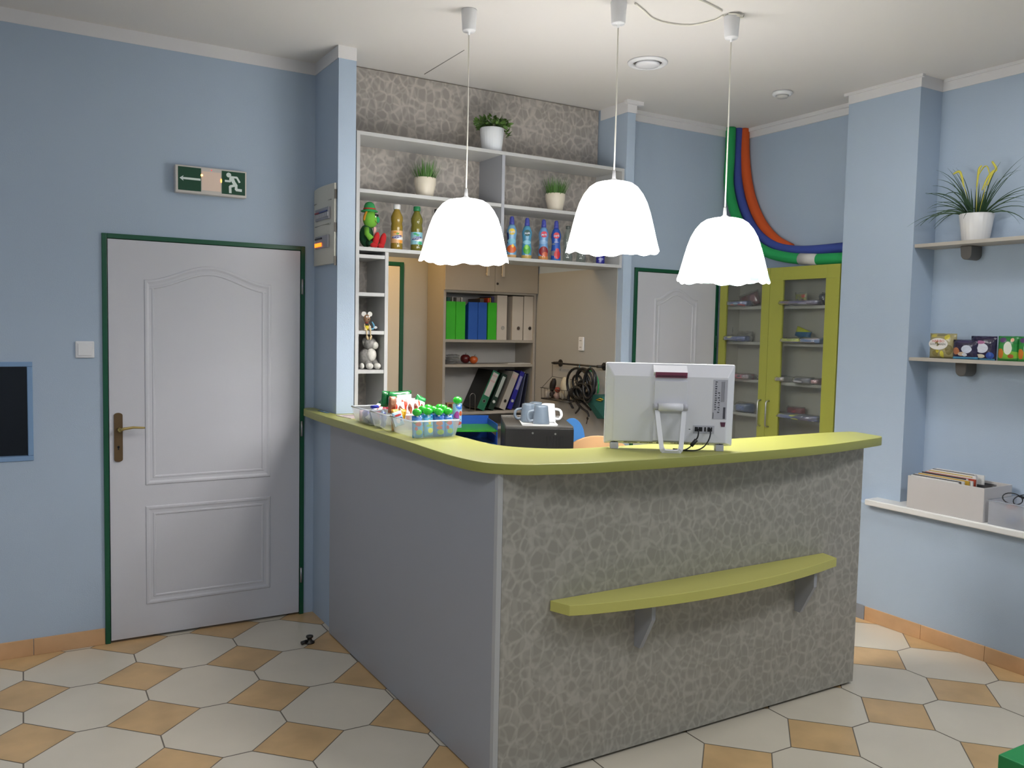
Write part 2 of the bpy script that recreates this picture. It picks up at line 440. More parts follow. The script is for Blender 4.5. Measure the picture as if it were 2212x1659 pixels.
# tile skirtings
def skirting(name, p0, p1, h, t, L, label):
    mb = MB(); p0 = Vector(p0); p1 = Vector(p1); d = (p1-p0); n = max(1, round(d.length/L)); st = d/n; nr = Vector((d.y, -d.x, 0)).normalized()*t
    for i in range(n):
        a = p0+st*i+st.normalized()*.001; b = p0+st*(i+1)-st.normalized()*.001
        mb.add([a, b, b+nr, a+nr, a+Vector((0, 0, h)), b+Vector((0, 0, h)), b+nr+Vector((0, 0, h)), a+nr+Vector((0, 0, h))], [(0, 1, 2, 3), (4, 5, 6, 7), (0, 1, 5, 4), (1, 2, 6, 5), (2, 3, 7, 6), (3, 0, 4, 7)])
    return struct(mb.build(name, BASET, bevel=.0015), label, 'skirting')
skirting('baseboard_left', (X0, YL, 0), (fx0, YL, 0), .078, .008, .3, 'tan tile skirting along the left wall')
skirting('baseboard_right', (XR, 2.92, 0), (XR, Y0, 0), .076, .008, .33, 'tan tile skirting along the right wall')
struct(MB().box(XR-.008, XR, 2.922, 3.05, 0, .078).build('baseboard_corner', mat('grey_skirting', '#8f949c', .5)), 'short grey skirting in the right corner', 'skirting')

# ------------------------------------------------------------------ doors
def sweep(mb, loop, prof, M):
    n = len(loop); ctr = [sum(p[0] for p in loop)/n, sum(p[1] for p in loop)/n]; offs = []
    for i in range(n):
        a = Vector(loop[i-1]); b = Vector(loop[i]); c = Vector(loop[(i+1) % n])
        e1 = (b-a).normalized(); e2 = (c-b).normalized(); n1 = Vector((-e1.y, e1.x)); n2 = Vector((-e2.y, e2.x)); m = (n1+n2)
        m = m/max(.3, m.dot(n1)) if m.length > 1e-6 else n1
        offs.append(m)
    vs = []; fs = []
    for (o, h) in prof:
        for i in range(n): vs.append(M @ Vector((loop[i][0]+offs[i].x*o, loop[i][1]+offs[i].y*o, h)))
    for k in range(len(prof)-1):
        for i in range(n): fs.append((k*n+i, k*n+(i+1) % n, (k+1)*n+(i+1) % n, (k+1)*n+i))
    mb.add(vs, fs, False)
MOULD = [(0, 0), (.004, .0045), (.012, .005), (.022, .0015), (.034, .0008), (.036, .003), (.043, .0032), (.047, 0)]
def door(name, x0, x1, zt, y, fw_, label, panels, pm=DOORW, fr=GREENF, handle=True, hinge=None, z0=.012):
    d = struct(thing(name, label, 'door', ((x0+x1)/2, y, 0)))
    mb = MB()
    for a, b, c, e in ((x0, x0+fw_, 0, zt), (x1-fw_, x1, 0, zt), (x0+fw_, x1-fw_, zt-fw_, zt)): mb.box(a, b, y-.012, y+.1, c, e)
    mb.build('door_frame', fr, d, world=True, bevel=.002, label='dark green steel frame')
    mb = MB().box(x0+fw_+.003, x1-fw_-.003, y-.010, y+.03, z0, zt-fw_-.003)
    lf = mb.build('door_leaf', pm, d, world=True, bevel=.0015)
    mb = MB()
    for lp in panels: sweep(mb, lp, MOULD, FRONT(0, y-.0101, 0))
    mb.build('panel_moulding', pm, lf, world=True)
    return d, lf
def arch(x0, x1, z0, z1, rise, n=28):
    lp = [(x0, z0), (x1, z0), (x1, z1)]
    for i in range(1, n): u = i/n; lp.append((x1+(x0-x1)*u, z1+rise*(.5-.5*math.cos(2*PI*u))))
    lp.append((x0, z1)); return lp
a1 = at(310, 603, 1, YL); a2 = at(586, 608, 1, YL); a3 = at(310, 1048, 1, YL); pk = at(447, 580, 1, YL)
b1 = at(311, 1093, 1, YL); b2 = at(578, 1072, 1, YL); b3 = at(311, 1305, 1, YL)
px0, px1 = a1.x, a2.x-.004
D1, L1 = door('door_1', fx0, fx1, fz, YL, .022, 'white panelled door in a dark green frame, left of the counter',
      [arch(px0, px1, a3.z, a1.z-.002, pk.z-a1.z+.012), [(px0, b3.z), (px1, b3.z), (px1, b1.z), (px0, b1.z)]])
hp0, hp1 = at(256, 892, 1, YL), at(256, 996, 1, YL); hx = hp0.x-.003
mb = MB(); w2 = .019; pl = []
for i in range(9): a = PI*i/8; pl.append((hx+w2*math.cos(a), hp0.z-.01+.012*math.sin(a)))
for i in range(9): a = PI+PI*i/8; pl.append((hx+w2*math.cos(a), hp1.z+.01+.012*math.sin(a)))
mb.M = FRONT(0, YL-.011, 0); mb.prism(pl, 0, .005)
pln = mb.build('handle_plate', BRASS, L1, world=True, bevel=.001)
hz = at(262, 928, 1, YL-.03).z
mb = MB().cyl((hx+.003, YL-.015, hz), (hx+.003, YL-.055, hz), .009).tube([(hx+.003, YL-.055, hz), (hx+.02, YL-.058, hz+.006), (hx+.06, YL-.058, hz+.011), (hx+.1, YL-.056, hz+.008), (hx+.112, YL-.055, hz+.007)], [.008, .007, .006, .005, .0045], 8)
mb.build('door_handle', GOLD, L1, world=True, label='thin gold lever handle')
kz = hp1.z+.07
MB().cyl((hx, YL-.0165, kz), (hx, YL-.0175, kz), .0055, 12).box(hx-.002, hx+.002, YL-.0175, YL-.0165, kz-.014, kz).build('keyhole', BLACKPL, L1, world=True)
for z in (at(656, 620, 1, YL).z, at(654, 925, 1, YL).z, at(648, 1240, 1, YL).z):
    mb = MB().cyl((fx1-.016, YL-.018, z-.04), (fx1-.016, YL-.018, z+.04), .006, 10)
    mb.build('hinge', STEEL, D1, world=True)
# door 2, beyond the counter
q1 = at(1412, 645, 1, YB); q2 = at(1505, 648, 1, YB); qk = at(1458, 627, 1, YB)
D2, L2 = door('door_2', d2x0, d2x1, d2z, YB, .022, 'white panelled door with green frame beside the lime cabinet',
      [arch(q1.x, q2.x, .85, q1.z, qk.z-q1.z+.01), [(q1.x, .2), (q2.x, .2), (q2.x, .72), (q1.x, .72)]])
MB().cyl((d2x1-.016, YB-.02, 1.45), (d2x1-.016, YB-.02, 1.53), .006, 10).build('hinge', GREENF, D2, world=True)
D3, L3 = door('door_3', d3x0, d3x1, d3z, 5.24, .026, 'cream door with green frame in the room behind the shelving', [], pm=mat('cream_door_lacquer', '#d9d1c0', .45))

# small window niche, far left
wn = struct(thing('window_1', 'small dark window set in the blue wall at the left edge', 'window', (-.25, YL, wz0)))
mb = MB(); t = .022
for a, b, c, e in ((-.62, wx1, wz1-t, wz1), (-.62, wx1, wz0, wz0+t), (wx1-t, wx1, wz0+t, wz1-t), (-.62, -.62+t, wz0+t, wz1-t)): mb.box(a, b, YL-.006, YL+.05, c, e)
mb.build('window_frame', mat('blue_frame_paint', '#7f9fc4', .5), wn, world=True, bevel=.003)
MB().box(-.598, wx1-t, YL+.03, YL+.036, wz0+t, wz1-t).build('window_pane', mat('dark_window_glass', '#05070f', .08, spec=.6), wn, world=True)
MB().box(-.62, wx1, YL+.05, YL+.14, wz0, wz1).build('window_backing', BLACKPL, wn, world=True)

# sill
mb = MB().box(3.985, XN, Y0, 2.925, .64, .672)
struct(mb.build('window_sill', mat('white_sill', '#e4e3e0', .4), bevel=.006, seg=3), 'long white sill on the right parapet', 'sill')

# ------------------------------------------------------------------ counter
CX, CY, CXR = 1.386, 2.39, 3.235; CZ = 1.074
ct = thing('reception_counter', 'L-shaped grey reception counter body with leaf-print front panel', 'counter', (2.3, 2.4, 0))
MB().box(CX, CX+.018, CY+.022, 4.055, .006, CZ).build('side_panel', GREYL, ct, world=True, label='plain grey end panel')
MB().box(CX+.020, CXR, CY, CY+.02, .012, CZ).build('front_panel', PAPER, ct, world=True, label='leaf-print front panel')
MB().box(CX, CX+.019, CY, CY+.0215, .006, CZ).build('corner_post', EDGE, ct, world=True)
MB().box(CXR-.018, CXR, CY+.021, 2.62, .006, CZ).build('end_panel', GREYL, ct, world=True)
MB().box(CX+.03, CXR-.03, CY+.03, CY+.045, 0, .012).build('base_strip', BLACKPL, ct, world=True)
MB().box(CX+.02, CXR-.02, 2.46, 2.48, .0, CZ).box(1.56, 1.578, 2.48, 4.05, 0, CZ).build('inner_panel', GREYL, ct, world=True)

def smooth_pts(P, k=6, closed=False):
    out = []; n = len(P)
    for i in range(n-1):
        p0 = Vector(P[max(i-1, 0)]); p1 = Vector(P[i]); p2 = Vector(P[i+1]); p3 = Vector(P[min(i+2, n-1)])
        for j in range(k):
            t = j/k; out.append(.5*((2*p1)+(-p0+p2)*t+(2*p0-5*p1+4*p2-p3)*t*t+(-p0+3*p1-3*p2+p3)*t**3))
    out.append(Vector(P[-1])); return out
outer = [(1.345, 4.36), (1.330, 4.15), (1.326, 3.9), (1.328, 3.6), (1.328, 3.3), (1.328, 3.0), (1.322, 2.774), (1.320, 2.6), (1.338, 2.465), (1.376, 2.392), (1.456, 2.33), (1.53, 2.308), (1.665, 2.276), (1.835, 2.262), (2.066, 2.249), (2.351, 2.246), (2.659, 2.253), (2.923, 2.276), (3.25, 2.334), (3.31, 2.358)]
inner = [(3.335, 2.545), (3.15, 2.562), (2.872, 2.562), (2.604, 2.562), (1.953, 2.57), (1.842, 2.577), (1.776, 2.593), (1.691, 2.642), (1.615, 2.736), (1.590, 2.849), (1.588, 3.022), (1.588, 3.4), (1.588, 3.8), (1.588, 4.055)]
poly = [(p.x, p.y) for p in smooth_pts([(a, b, 0) for a, b in outer], 5)]
poly += [(3.326, 2.372), (3.352, 2.52)]
poly += [(p.x, p.y) for p in smooth_pts([(a, b, 0) for a, b in inner], 5)]
poly += [(1.512, 4.057), (XC-.006, 4.057), (XC-.006, 4.405), (1.37, 4.405)]
mb = MB().prism(poly, CZ, 1.11, True)
tag(mb.build('countertop', LIME, bevel=.002, seg=2), 'curved lime green worktop on the grey reception counter', 'countertop')

# bag shelf on the counter front
bs = thing('bench_shelf', 'narrow curved lime shelf fixed low on the counter front', 'shelf', (2.3, CY, .6))
poly = [(1.60, CY-.002), (1.628, 2.312)]+[(1.628+(2.99-1.628)*u, 2.312-.085*math.sin(PI*u)**.8*(1 if u < .5 else 1)+.002*u) for u in [i/24 for i in range(1, 24)]]+[(2.98, 2.306), (2.995, CY-.002)]
MB().prism(poly, .585, .622).build('shelf_board', mat('lime_laminate_lit', '#c6c16a', .38), bs, world=True, bevel=.002)  # worktop laminate in a paler copy, room light put into its colour
for bx in (1.985, 2.84):
    mb = MB(); mb.M = Matrix(((0, 0, 1, bx-.009), (1, 0, 0, 0), (0, 1, 0, 0), (0, 0, 0, 1)))
    mb.prism([(CY, .584), (CY, .395), (CY-.03, .395), (CY-.095, .52), (CY-.095, .584)], 0, .018)
    mb.build('bracket', GREYL, bs, world=True, bevel=.001)

# door stop on the floor
p = at(667, 1389, 2, 0)
mb = MB().lathe([(.024, 0), (.024, .006), (.012, .012), (.011, .026), (.017, .028), (.017, .036), (.004, .04), (0, .04)], 18, (p.x+.004, p.y, 0))
ds = thing('door_stop', 'small dark metal door stop on the tiled floor', 'door stop', (p.x, p.y, 0))
mb.build('stop_body', DKSTEEL, ds, world=True)
MB().cyl((p.x-.012, p.y-.005, .012), (p.x-.04, p.y-.012, .01), .009, 12).build('rubber_buffer', BLACKPL, ds, world=True)

# ------------------------------------------------------------------ shelving behind the counter
su = thing('wall_shelving', 'grey shelving unit with leaf-print back board behind the counter', 'shelving', (2.35, 4.2, 0))
SX0, SX1, SD0, SD1 = 1.513, 3.178, YC, 4.325; T = .018
zs1, zs2a, zs2b, zs3 = 2.508, 2.228, 2.226, 1.942
MB().box(SX0, 3.172, SD1, SD1+.018, 1.925, ZC-.004).build('back_board', PAPERD, su, world=True, bevel=.004, label='leaf-print back board rising to the ceiling')
DX = 2.343
MB().box(SX0, SX1, SD0, SD1-.001, zs1-T, zs1).build('shelf', EDGE, su, world=True)
MB().box(SX0+T, DX, SD0+.004, SD1-.001, zs2a-T, zs2a).build('shelf', EDGE, su, world=True)
MB().box(DX+T, SX1-T, SD0+.004, SD1-.001, zs2b-T, zs2b).build('shelf', EDGE, su, world=True)
MB().box(SX0+T, SX1-T, SD0, SD1-.001, zs3-T, zs3).build('shelf', EDGE, su, world=True)
MB().box(DX, DX+T, SD0+.002, SD1-.001, zs3, zs1-T).build('divider', GREYL, su, world=True)
MB().box(SX1-T, SX1, SD0, SD1-.001, zs3-T, zs1-T).build('side_panel', EDGE, su, world=True)
TR = 1.688
MB().box(SX0, SX0+T, SD0, SD1-.001, 0, zs1-T).build('side_panel', EDGE, su, world=True)
MB().box(TR-T, TR, SD0+.001, SD1-.001, 0, zs3-T-.001).build('side_panel', EDGE, su, world=True)
MB().box(SX0+T, TR-T, SD1-.010, SD1-.002, 0, zs3-T).build('tower_back', PAPERD, su, world=True)
ztow = [1.905, 1.716, 1.524, 1.326, 1.115, .9, .6, .3]
for z in ztow: MB().box(SX0+T+.001, TR-T-.001, SD0+.004, SD1-.011, z-T, z).build('shelf', EDGE, su, world=True)

# ------------------------------------------------------------------ pendant lamps
CORDM = mat('white_cord', '#e8e4d8', .5)
def shade_mat(name, pattern=False):
    m = bpy.data.materials.new(name); m.use_nodes = True; N = m.node_tree; b = N.nodes['Principled BSDF']
    b.inputs['Base Color'].default_value = (.9, .9, .9, 1); b.inputs['Roughness'].default_value = .3
    b.inputs['Emission Color'].default_value = (1, .985, .96, 1); b.inputs['Emission Strength'].default_value = 9.0
    if pattern:
        tc = N.nodes.new('ShaderNodeTexCoord'); v = N.nodes.new('ShaderNodeTexVoronoi'); v.inputs['Scale'].default_value = 15; v.inputs['Randomness'].default_value = 1
        mp = N.nodes.new('ShaderNodeMapping'); mp.inputs['Scale'].default_value = (1, 1, .8); mp.inputs['Location'].default_value = (.3, .1, .07)
        N.links.new(tc.outputs['Object'], mp.inputs[0]); N.links.new(mp.outputs[0], v.inputs['Vector'])
        lt = N.nodes.new('ShaderNodeMath'); lt.operation = 'LESS_THAN'; lt.inputs[1].default_value = .42; N.links.new(v.outputs['Distance'], lt.inputs[0])
        sp = N.nodes.new('ShaderNodeSeparateXYZ'); N.links.new(tc.outputs['Object'], sp.inputs[0])
        lz = N.nodes.new('ShaderNodeMath'); lz.operation = 'LESS_THAN'; lz.inputs[1].default_value = -.12; N.links.new(sp.outputs[2], lz.inputs[0])
        mu = N.nodes.new('ShaderNodeMath'); mu.operation = 'MULTIPLY'; N.links.new(lt.outputs[0], mu.inputs[0]); N.links.new(lz.outputs[0], mu.inputs[1])
        mx = N.nodes.new('ShaderNodeMix'); mx.data_type = 'RGBA'; mx.inputs[6].default_value = (1, .985, .96, 1); mx.inputs[7].default_value = (.05, .095, .1, 1)
        N.links.new(mu.outputs[0], mx.inputs[0]); N.links.new(mx.outputs[2], b.inputs['Emission Color'])
    return m
def pendant(x, y, ztop, zr, label, ms, phase, canopy=.085, lift=0):
    t = thing('pendant_lamp', label, 'pendant lamp', (x, y, ztop), 0, 'white pendant lamps over the counter')
    zc = ZC-ztop-lift
    MB().lathe([(.0, zc), (.033, zc), (.034, zc-.004), (.029, zc-canopy), (.026, zc-canopy-.006), (.006, zc-canopy-.008), (.005, zc-canopy-.02), (0, zc-canopy-.02)], 28).build('canopy', WHITEPL, t)
    MB().tube([(0, 0, zc-canopy), (.002, 0, (zc-canopy)*.5), (0, 0, .03)], .003, 8).build('cord', CORDM, t)
    MB().lathe([(0, .045), (.006, .044), (.008, .012), (.02, .004), (.026, .0), (.026, -.012), (0, -.012)], 20).build('lamp_holder', WHITEPL, t)
    H = ztop-zr
    prof = [(.028, -.002), (.055, -.004), (.078, -.010), (.1, -.024), (.122, -.05), (.140, -.082), (.154, -.12), (.166, -.162), (.178, -.208), (.187, -.240), (.194, -.262)]
    prof = [(r, z*H/.262) for r, z in prof]
    def wav(r, z, a, k):
        f = max(0, (k-3)/7); lobe = abs(math.sin(2.5*(a+phase)))
        return r*(1+.03*f*math.sin(5*(a+phase))), z-f**3*.012*(lobe-.5)-f**4*.007*abs(math.sin(8*a+phase))
    MB().lathe(prof, 112, cap=False, wav=wav).build('shade', ms, t, solid=.002)
    bu = MB().lathe([(0, -.012), (.014, -.014), (.015, -.04), (.03, -.075), (.032, -.09), (.024, -.112), (0, -.122)], 20).build('bulb', mat('lit_bulb', '#ffffff', .4, emit='#fff2dc', es=25), t)
    l = bpy.data.lights.new('pendant_light', 'POINT'); l.energy = PENDANT_W; l.shadow_soft_size = .05; l.color = (1, .97, .92)
    o = bpy.data.objects.new('pendant_light', l); C.objects.link(o); o.parent = t; o.location = (0, 0, -.17)
    return t
SH = shade_mat('lit_white_shade'); SHP = shade_mat('lit_white_shade_with_blue_print', True)
P1 = (1.728, 3.305); pendant(*P1, 2.104, 1.842, 'leftmost of the three lit white scalloped pendant lamps', SH, .2)
c2 = at(1326, 392, 1, 2.88); z2r = at(1326, 543, 1, 2.88).z+.005
pendant(c2.x, c2.y, c2.z, z2r, 'middle of the three lit white scalloped pendant lamps, hung highest', SH, .7)
P3 = (2.685, 2.727); pendant(*P3, 2.046, 1.776, 'rightmost of the three pendant lamps, pale blue print showing on its shade', SHP, 1.3, lift=.008)
# cable slung along the ceiling between two canopies
pts = [at(x_, y_, 2, ZC-.006) for x_, y_ in ((1372, 8), (1392, 24), (1410, 40), (1440, 50), (1490, 55), (1540, 45), (1562, 34))]
mb = MB().tube(smooth_pts(pts, 5), .0035, 6).tube(smooth_pts([at(1480, -10, 2, ZC-.006), at(1520, 4, 2, ZC-.006), at(1560, 24, 2, ZC-.006)], 5), .0035, 6)
tag(mb.build('ceiling_cable', CORDM), 'thin white cable slung across the ceiling between pendant canopies', 'cable')
mb = MB()
for k in range(3): mb.tube(smooth_pts([(P3[0]-.03+.02*k, P3[1]-.01, ZC-.004), (P3[0]-.02+.02*k, P3[1]-.042, ZC-.012-.004*k), (P3[0]+.01+.012*k, P3[1]-.034, ZC-.006)], 4), .003, 6)
tag(mb.build('cable_loops', CORDM), 'loose white wire loops above the rightmost lamp canopy', 'cable')

# ceiling vent and smoke detector
v = at(1399, 134, 2, ZC)
vt = thing('ceiling_vent', 'round white air vent in the ceiling', 'vent', (v.x, v.y, ZC))
MB().lathe([(.072, -.001), (.1, -.001), (.1, -.008), (.092, -.014), (.078, -.014), (.072, -.006), (.072, -.001)], 48, cap=False).build('vent_ring', WHITEPL, vt)
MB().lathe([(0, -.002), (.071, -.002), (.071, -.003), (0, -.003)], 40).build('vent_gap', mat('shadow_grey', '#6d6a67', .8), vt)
MB().lathe([(0, -.004), (.056, -.004), (.062, -.012), (.056, -.02), (.03, -.024), (0, -.025)], 40).build('vent_disc', WHITEPL, vt)
v = at(1690, 198, 2, ZC)
sdn = thing('smoke_detector', 'small round white smoke detector on the ceiling', 'smoke detector', (v.x, v.y, ZC))
MB().lathe([(0, -.001), (.052, -.001), (.056, -.012), (.05, -.02), (.04, -.022)], 36).build('detector_base', WHITEPL, sdn)
MB().lathe([(0, -.022), (.036, -.022), (.03, -.034), (0, -.036)], 32).build('sensor', mat('pale_grey_plastic', '#c5c3bf', .5), sdn)

# ------------------------------------------------------------------ exit sign, switch, fuse box, outlet
ex0, ex1 = at(379, 380, 1, YL-.05).x, at(533, 400, 1, YL-.05).x
ez1 = at(379, 354, 1, YL-.05).z; ez0 = at(379, 414, 1, YL-.05).z
es = thing('exit_sign', 'green and white emergency exit light with arrow and running figure', 'exit sign', ((ex0+ex1)/2, YL, (ez0+ez1)/2))
MB().box(ex0, ex1, YL-.048, YL-.001, ez0, ez1).build('housing', mat('ivory_plastic', '#cfcac4', .4), es, world=True, bevel=.004)
W_ = ex1-ex0; H_ = ez1-ez0; m_ = .006
sgm = mat('exit_sign_green', '#04442a', .4); wsym = mat('sign_white', '#dfe9e4', .5)
gl = (ex0+.012, ex0+.012+W_*.315); gr = (ex1-.008-W_*.335, ex1-.008)
for a, b in (gl, gr): MB().box(a, b, YL-.0495, YL-.048, ez0+.012, ez1-.008).build('green_panel', sgm, es, world=True)
def stroke(mb, pts, w_, z=0):
    for i in range(len(pts)-1):
        a = Vector(pts[i]); b = Vector(pts[i+1]); d = (b-a).normalized(); n_ = Vector((-d.y, d.x))*w_/2; a2_ = a-d*w_*.15; b2_ = b+d*w_*.15
        mb.add([(q.x, q.y, z+.0001*i) for q in (a2_-n_, b2_-n_, b2_+n_, a2_+n_)], [(0, 1, 2, 3)])
mb = MB(); mb.M = FRONT(0, YL-.0502, 0); zc = (ez0+ez1)/2+.003
mb.add([(gl[0]+.006, zc, 0), (gl[0]+.024, zc-.013, 0), (gl[0]+.022, zc-.005, 0), (gl[1]-.003, zc-.005, 0), (gl[1]-.003, zc+.005, 0), (gl[0]+.022, zc+.005, 0), (gl[0]+.024, zc+.013, 0)], [(0, 1, 2, 3, 4, 5, 6)])
mb.build('arrow_symbol', wsym, es, world=True)
gw = gr[1]-gr[0]; gh = H_-.02
K = lambda u, v_: (gr[0]+u*gw, ez1-.008-v_*gh)
mb = MB(); mb.M = FRONT(0, YL-.0502, 0)
h_ = K(.295, .16); mb.disc((h_[0], h_[1], 0), .105*gw, 20)
for i, (pl, wd) in enumerate((([K(.42, .24), K(.5, .45), K(.6, .6)], .15), ([K(.35, .28), K(.42, .24), K(.64, .24), K(.76, .44)], .085), ([K(.36, .3), K(.36, .43), K(.14, .43)], .09), ([K(.6, .57), K(.35, .66), K(.36, .93)], .11), ([K(.61, .58), K(.61, .78), K(.84, .79)], .115))):
    stroke(mb, pl, wd*gw, .0002*(i+1))
mb.build('running_figure_symbol', wsym, es, world=True)
MB().box(gl[1]+.004, gr[0]-.004, YL-.0492, YL-.048, ez0+.02, ez1-.02).build('lamp_window', mat('glowing_warm_plastic', '#cdbfb4', .4, emit='#ffc9a0', es=.12), es, world=True)
for k, (xx, zz, r_, e_) in enumerate(((gl[1]+.003, zc+.022, .0045, 14), (gr[0]-.003, zc+.005, .004, 2))):
    MB().ell((xx, YL-.05, zz), (r_, .002, r_*(1 if k == 0 else 2.6))).build('filament_glow', mat('amber_glow%d' % k, '#ffd9a0', .5, emit='#ffa040', es=e_), es, world=True)
MB().ell(((gl[1]+gr[0])/2, YL-.0495, ez1-.012), .0022).build('status_light', mat('red_light', '#ff3040', .5, emit='#ff2030', es=1.5), es, world=True)

sw = at(183, 755, 1, YL)
t = thing('light_switch', 'square white rocker light switch left of the door', 'light switch', (sw.x, YL, sw.z))
MB().box(-.040, .040, -.010, 0, -.039, .039).build('switch_plate', WHITEPL, t, bevel=.006, seg=3)
MB().box(-.029, .029, -.014, -.010, -.028, .028).build('rocker', WHITEPL, t, bevel=.002)

# fuse box on the pier
fy0, fy1, fb0, fb1 = 4.078, 4.395, 1.853, 2.245
t = thing('fuse_box', 'tall ivory fuse box with two breaker rows on the blue pier', 'fuse box', (XC, (fy0+fy1)/2, fb0))
IV = mat('ivory_enclosure', '#d0cdc0', .4)
mb = MB(); n = 14
prof = [(fy1-(fy1-fy0)*i/n, XC-.012-.012*math.sin(PI*i/n)) for i in range(n+1)]
poly = [(XC-.001, fy1)]+[(b, a) for a, b in prof]+[(XC-.001, fy0)]
mb.prism(poly, fb0, fb1, True); mb.build('cover', IV, t, world=True, bevel=.002)
H_ = fb1-fb0; yc = (fy0+fy1)/2; xf = XC-.0245
def row(zt, dark, glow):
    a, b = fy1-.07, fy0+.04
    MB().box(xf-.004, xf+.006, b, a, zt-.052, zt+.006).build('breaker_window', mat('smoky_window', '#9c9ba0', .25), t, world=True)
    mb = MB()
    for i in range(12): y_ = a-.008-(a-b-.016)*i/11; mb.box(xf-.008, xf-.003, y_-.005, y_+.005, zt-.04, zt-.02)
    mb.build('breakers', mat('breaker_grey', '#b6b6bb', .4), t, world=True)
row(fb0+H_*.70, 1, 0)
MB().box(xf-.0085, xf-.003, yc+.02, yc+.085, fb0+H_*.70-.016, fb0+H_*.70-.010).build('red_strip', mat('red_plastic', '#9c3038', .4), t, world=True)
MB().box(xf-.0085, xf-.003, yc-.1, yc+.018, fb0+H_*.70-.016, fb0+H_*.70-.010).build('blue_strip', mat('navy_plastic', '#3b4a8c', .4), t, world=True)
zt = fb0+H_*.335
MB().box(xf-.004, xf+.006, fy0+.05, yc+.085, zt-.05, zt+.012).build('breaker_window', mat('smoky_window', '#9c9ba0', .25), t, world=True)
MB().box(xf-.007, xf-.003, yc-.02, yc+.085, zt-.004, zt+.004).build('dark_strip', BLACKPL, t, world=True)
mb = MB()
for i in range(7): y_ = yc+.08-.015*i; mb.box(xf-.008, xf-.003, y_-.004, y_+.004, zt-.040, zt-.022)
mb.build('glowing_switches', mat('orange_glow', '#ff7a30', .4, emit='#ff6a18', es=3.0), t, world=True)
for z in (fb0+H_*.88, fb0+H_*.47, fb0+.02): MB().box(XC-.013, XC-.001, fy0-.006, fy0-.001, z-.03, z+.015).build('hinge', DKSTEEL, t, world=True)
MB().box(XC-.020, XC-.014, fy0+.03, fy1-.02, fb0+H_*.80, fb0+H_*.805).box(XC-.0245, XC-.014, fy0+.04, fy1-.05, fb0+H_*.50, fb0+H_*.507).build('door_seam', mat('seam_grey', '#8d8b80', .6), t, world=True)

ol = at(1257.5, 743, 0, XP-.006)
t = thing('wall_socket', 'white double wall socket on the grey inner wall', 'wall socket', (XP-.006, ol.y, ol.z))
MB().box(-.012, 0, -.028, .028, -.045, .045).build('socket_plate', WHITEPL, t, bevel=.006, seg=3)
for z in (-.021, .021):
    mb = MB().cyl((-.0125, 0, z), (-.0135, 0, z), .017, 20)
    s1 = mb.build('socket_face', WHITEPL, t)
    MB().cyl((-.0135, -.006, z), (-.0142, -.006, z), .0028, 8).cyl((-.0135, .006, z), (-.0142, .006, z), .0028, 8).build('socket_holes', BLACKPL, s1)
#%%PART2%%
# ------------------------------------------------------------------ plants
SOIL = mat('dark_soil', '#2a211a', .9)
GRASSG = mat('grass_green', '#4f7a34', .55); LEAFG = mat('leaf_green', '#4c6b2c', .5, vary=.3, vscale=60); DKLEAF = mat('dark_leaf_green', '#2f4a2c', .5)
YTIP = mat('yellow_leaf', '#d6cc52', .5)
def pot(t, r0_, r1_, h, m, flute=False, rim=False):
    pr = [(0, 0), (r0_*.96, 0), (r0_, .004), (r1_, h-.003), (r1_-.002, h), (r1_-.005, h), (r1_-.006, h-.02), (0, h-.02)]
    if rim: pr = [(0, 0), (r0_*.96, 0), (r0_, .004), (r1_*.955, h*.62), (r1_*.985, h*.66), (r1_, h-.003), (r1_-.002, h), (r1_-.005, h), (r1_-.006, h-.02), (0, h-.02)]
    wv = (lambda r, z, a, k: (r*(1+.012*abs(math.sin(12*a))) if r > .02 and k < 5 else r, z)) if flute else None
    MB().lathe(pr, 96 if flute else 40, wav=wv).build('pot', m, t)
    MB().lathe([(0, h-.018), (r1_-.007, h-.016)], 24, cap=False).build('soil', SOIL, t)
def blade(mb, base, dirv, L, wd, droop, n=6):
    p = Vector(base); d = Vector(dirv).normalized(); side = d.cross(Vector((0, 0, 1)))
    side = side.normalized() if side.length > 1e-4 else Vector((1, 0, 0)); vs = []; fs = []
    for i in range(n+1):
        k = i/n; w_ = wd*(1-k**2*.95)*.5; vs += [p-side*w_, p+side*w_]
        d = (d+Vector((0, 0, -droop/n))).normalized(); p = p+d*L/n
    for i in range(n): fs.append((2*i, 2*i+1, 2*i+3, 2*i+2))
    mb.add(vs, fs, True); return p
def grass_plant(px, py, z, label, yy):
    p = at(px, py, 1, yy); t = thing('potted_grass', label, 'potted plant', (p.x, yy, z), 0, 'small grass pots on the middle shelf')
    pot(t, .042, .058, .105, mat('cream_pot', '#d9cfbd', .4), rim=True)
    mb = MB(); rn = random.Random(int(px))
    for i in range(230):
        a = rn.uniform(0, 2*PI); r_ = .05*math.sqrt(rn.random()); tilt = rn.uniform(0, .42)+r_*5*rn.uniform(.6, 1.2)
        blade(mb, (r_*math.cos(a), r_*math.sin(a), .085), (math.sin(tilt)*math.cos(a), math.sin(tilt)*math.sin(a), math.cos(tilt)), rn.uniform(.07, .125), .0035, .1, 3)
    o = mb.build('grass_blades', GRASSG, t); o['kind'] = 'stuff'
grass_plant(918, 420, zs2a, 'green grass in a cream pot, left bay of the middle shelf', 4.16)
grass_plant(1199, 448, zs2b, 'green grass in a cream pot, right bay of the middle shelf', 4.16)
p = at(1062, 320, 1, 4.15)
t = thing('potted_foliage', 'bushy dark green plant in a glossy white pot on the top shelf', 'potted plant', (p.x, 4.15, zs1))
pot(t, .054, .068, .132, mat('glossy_white_pot', '#dfe2e6', .15, coat=.5), flute=True)
mb = MB(); rn = random.Random(3)
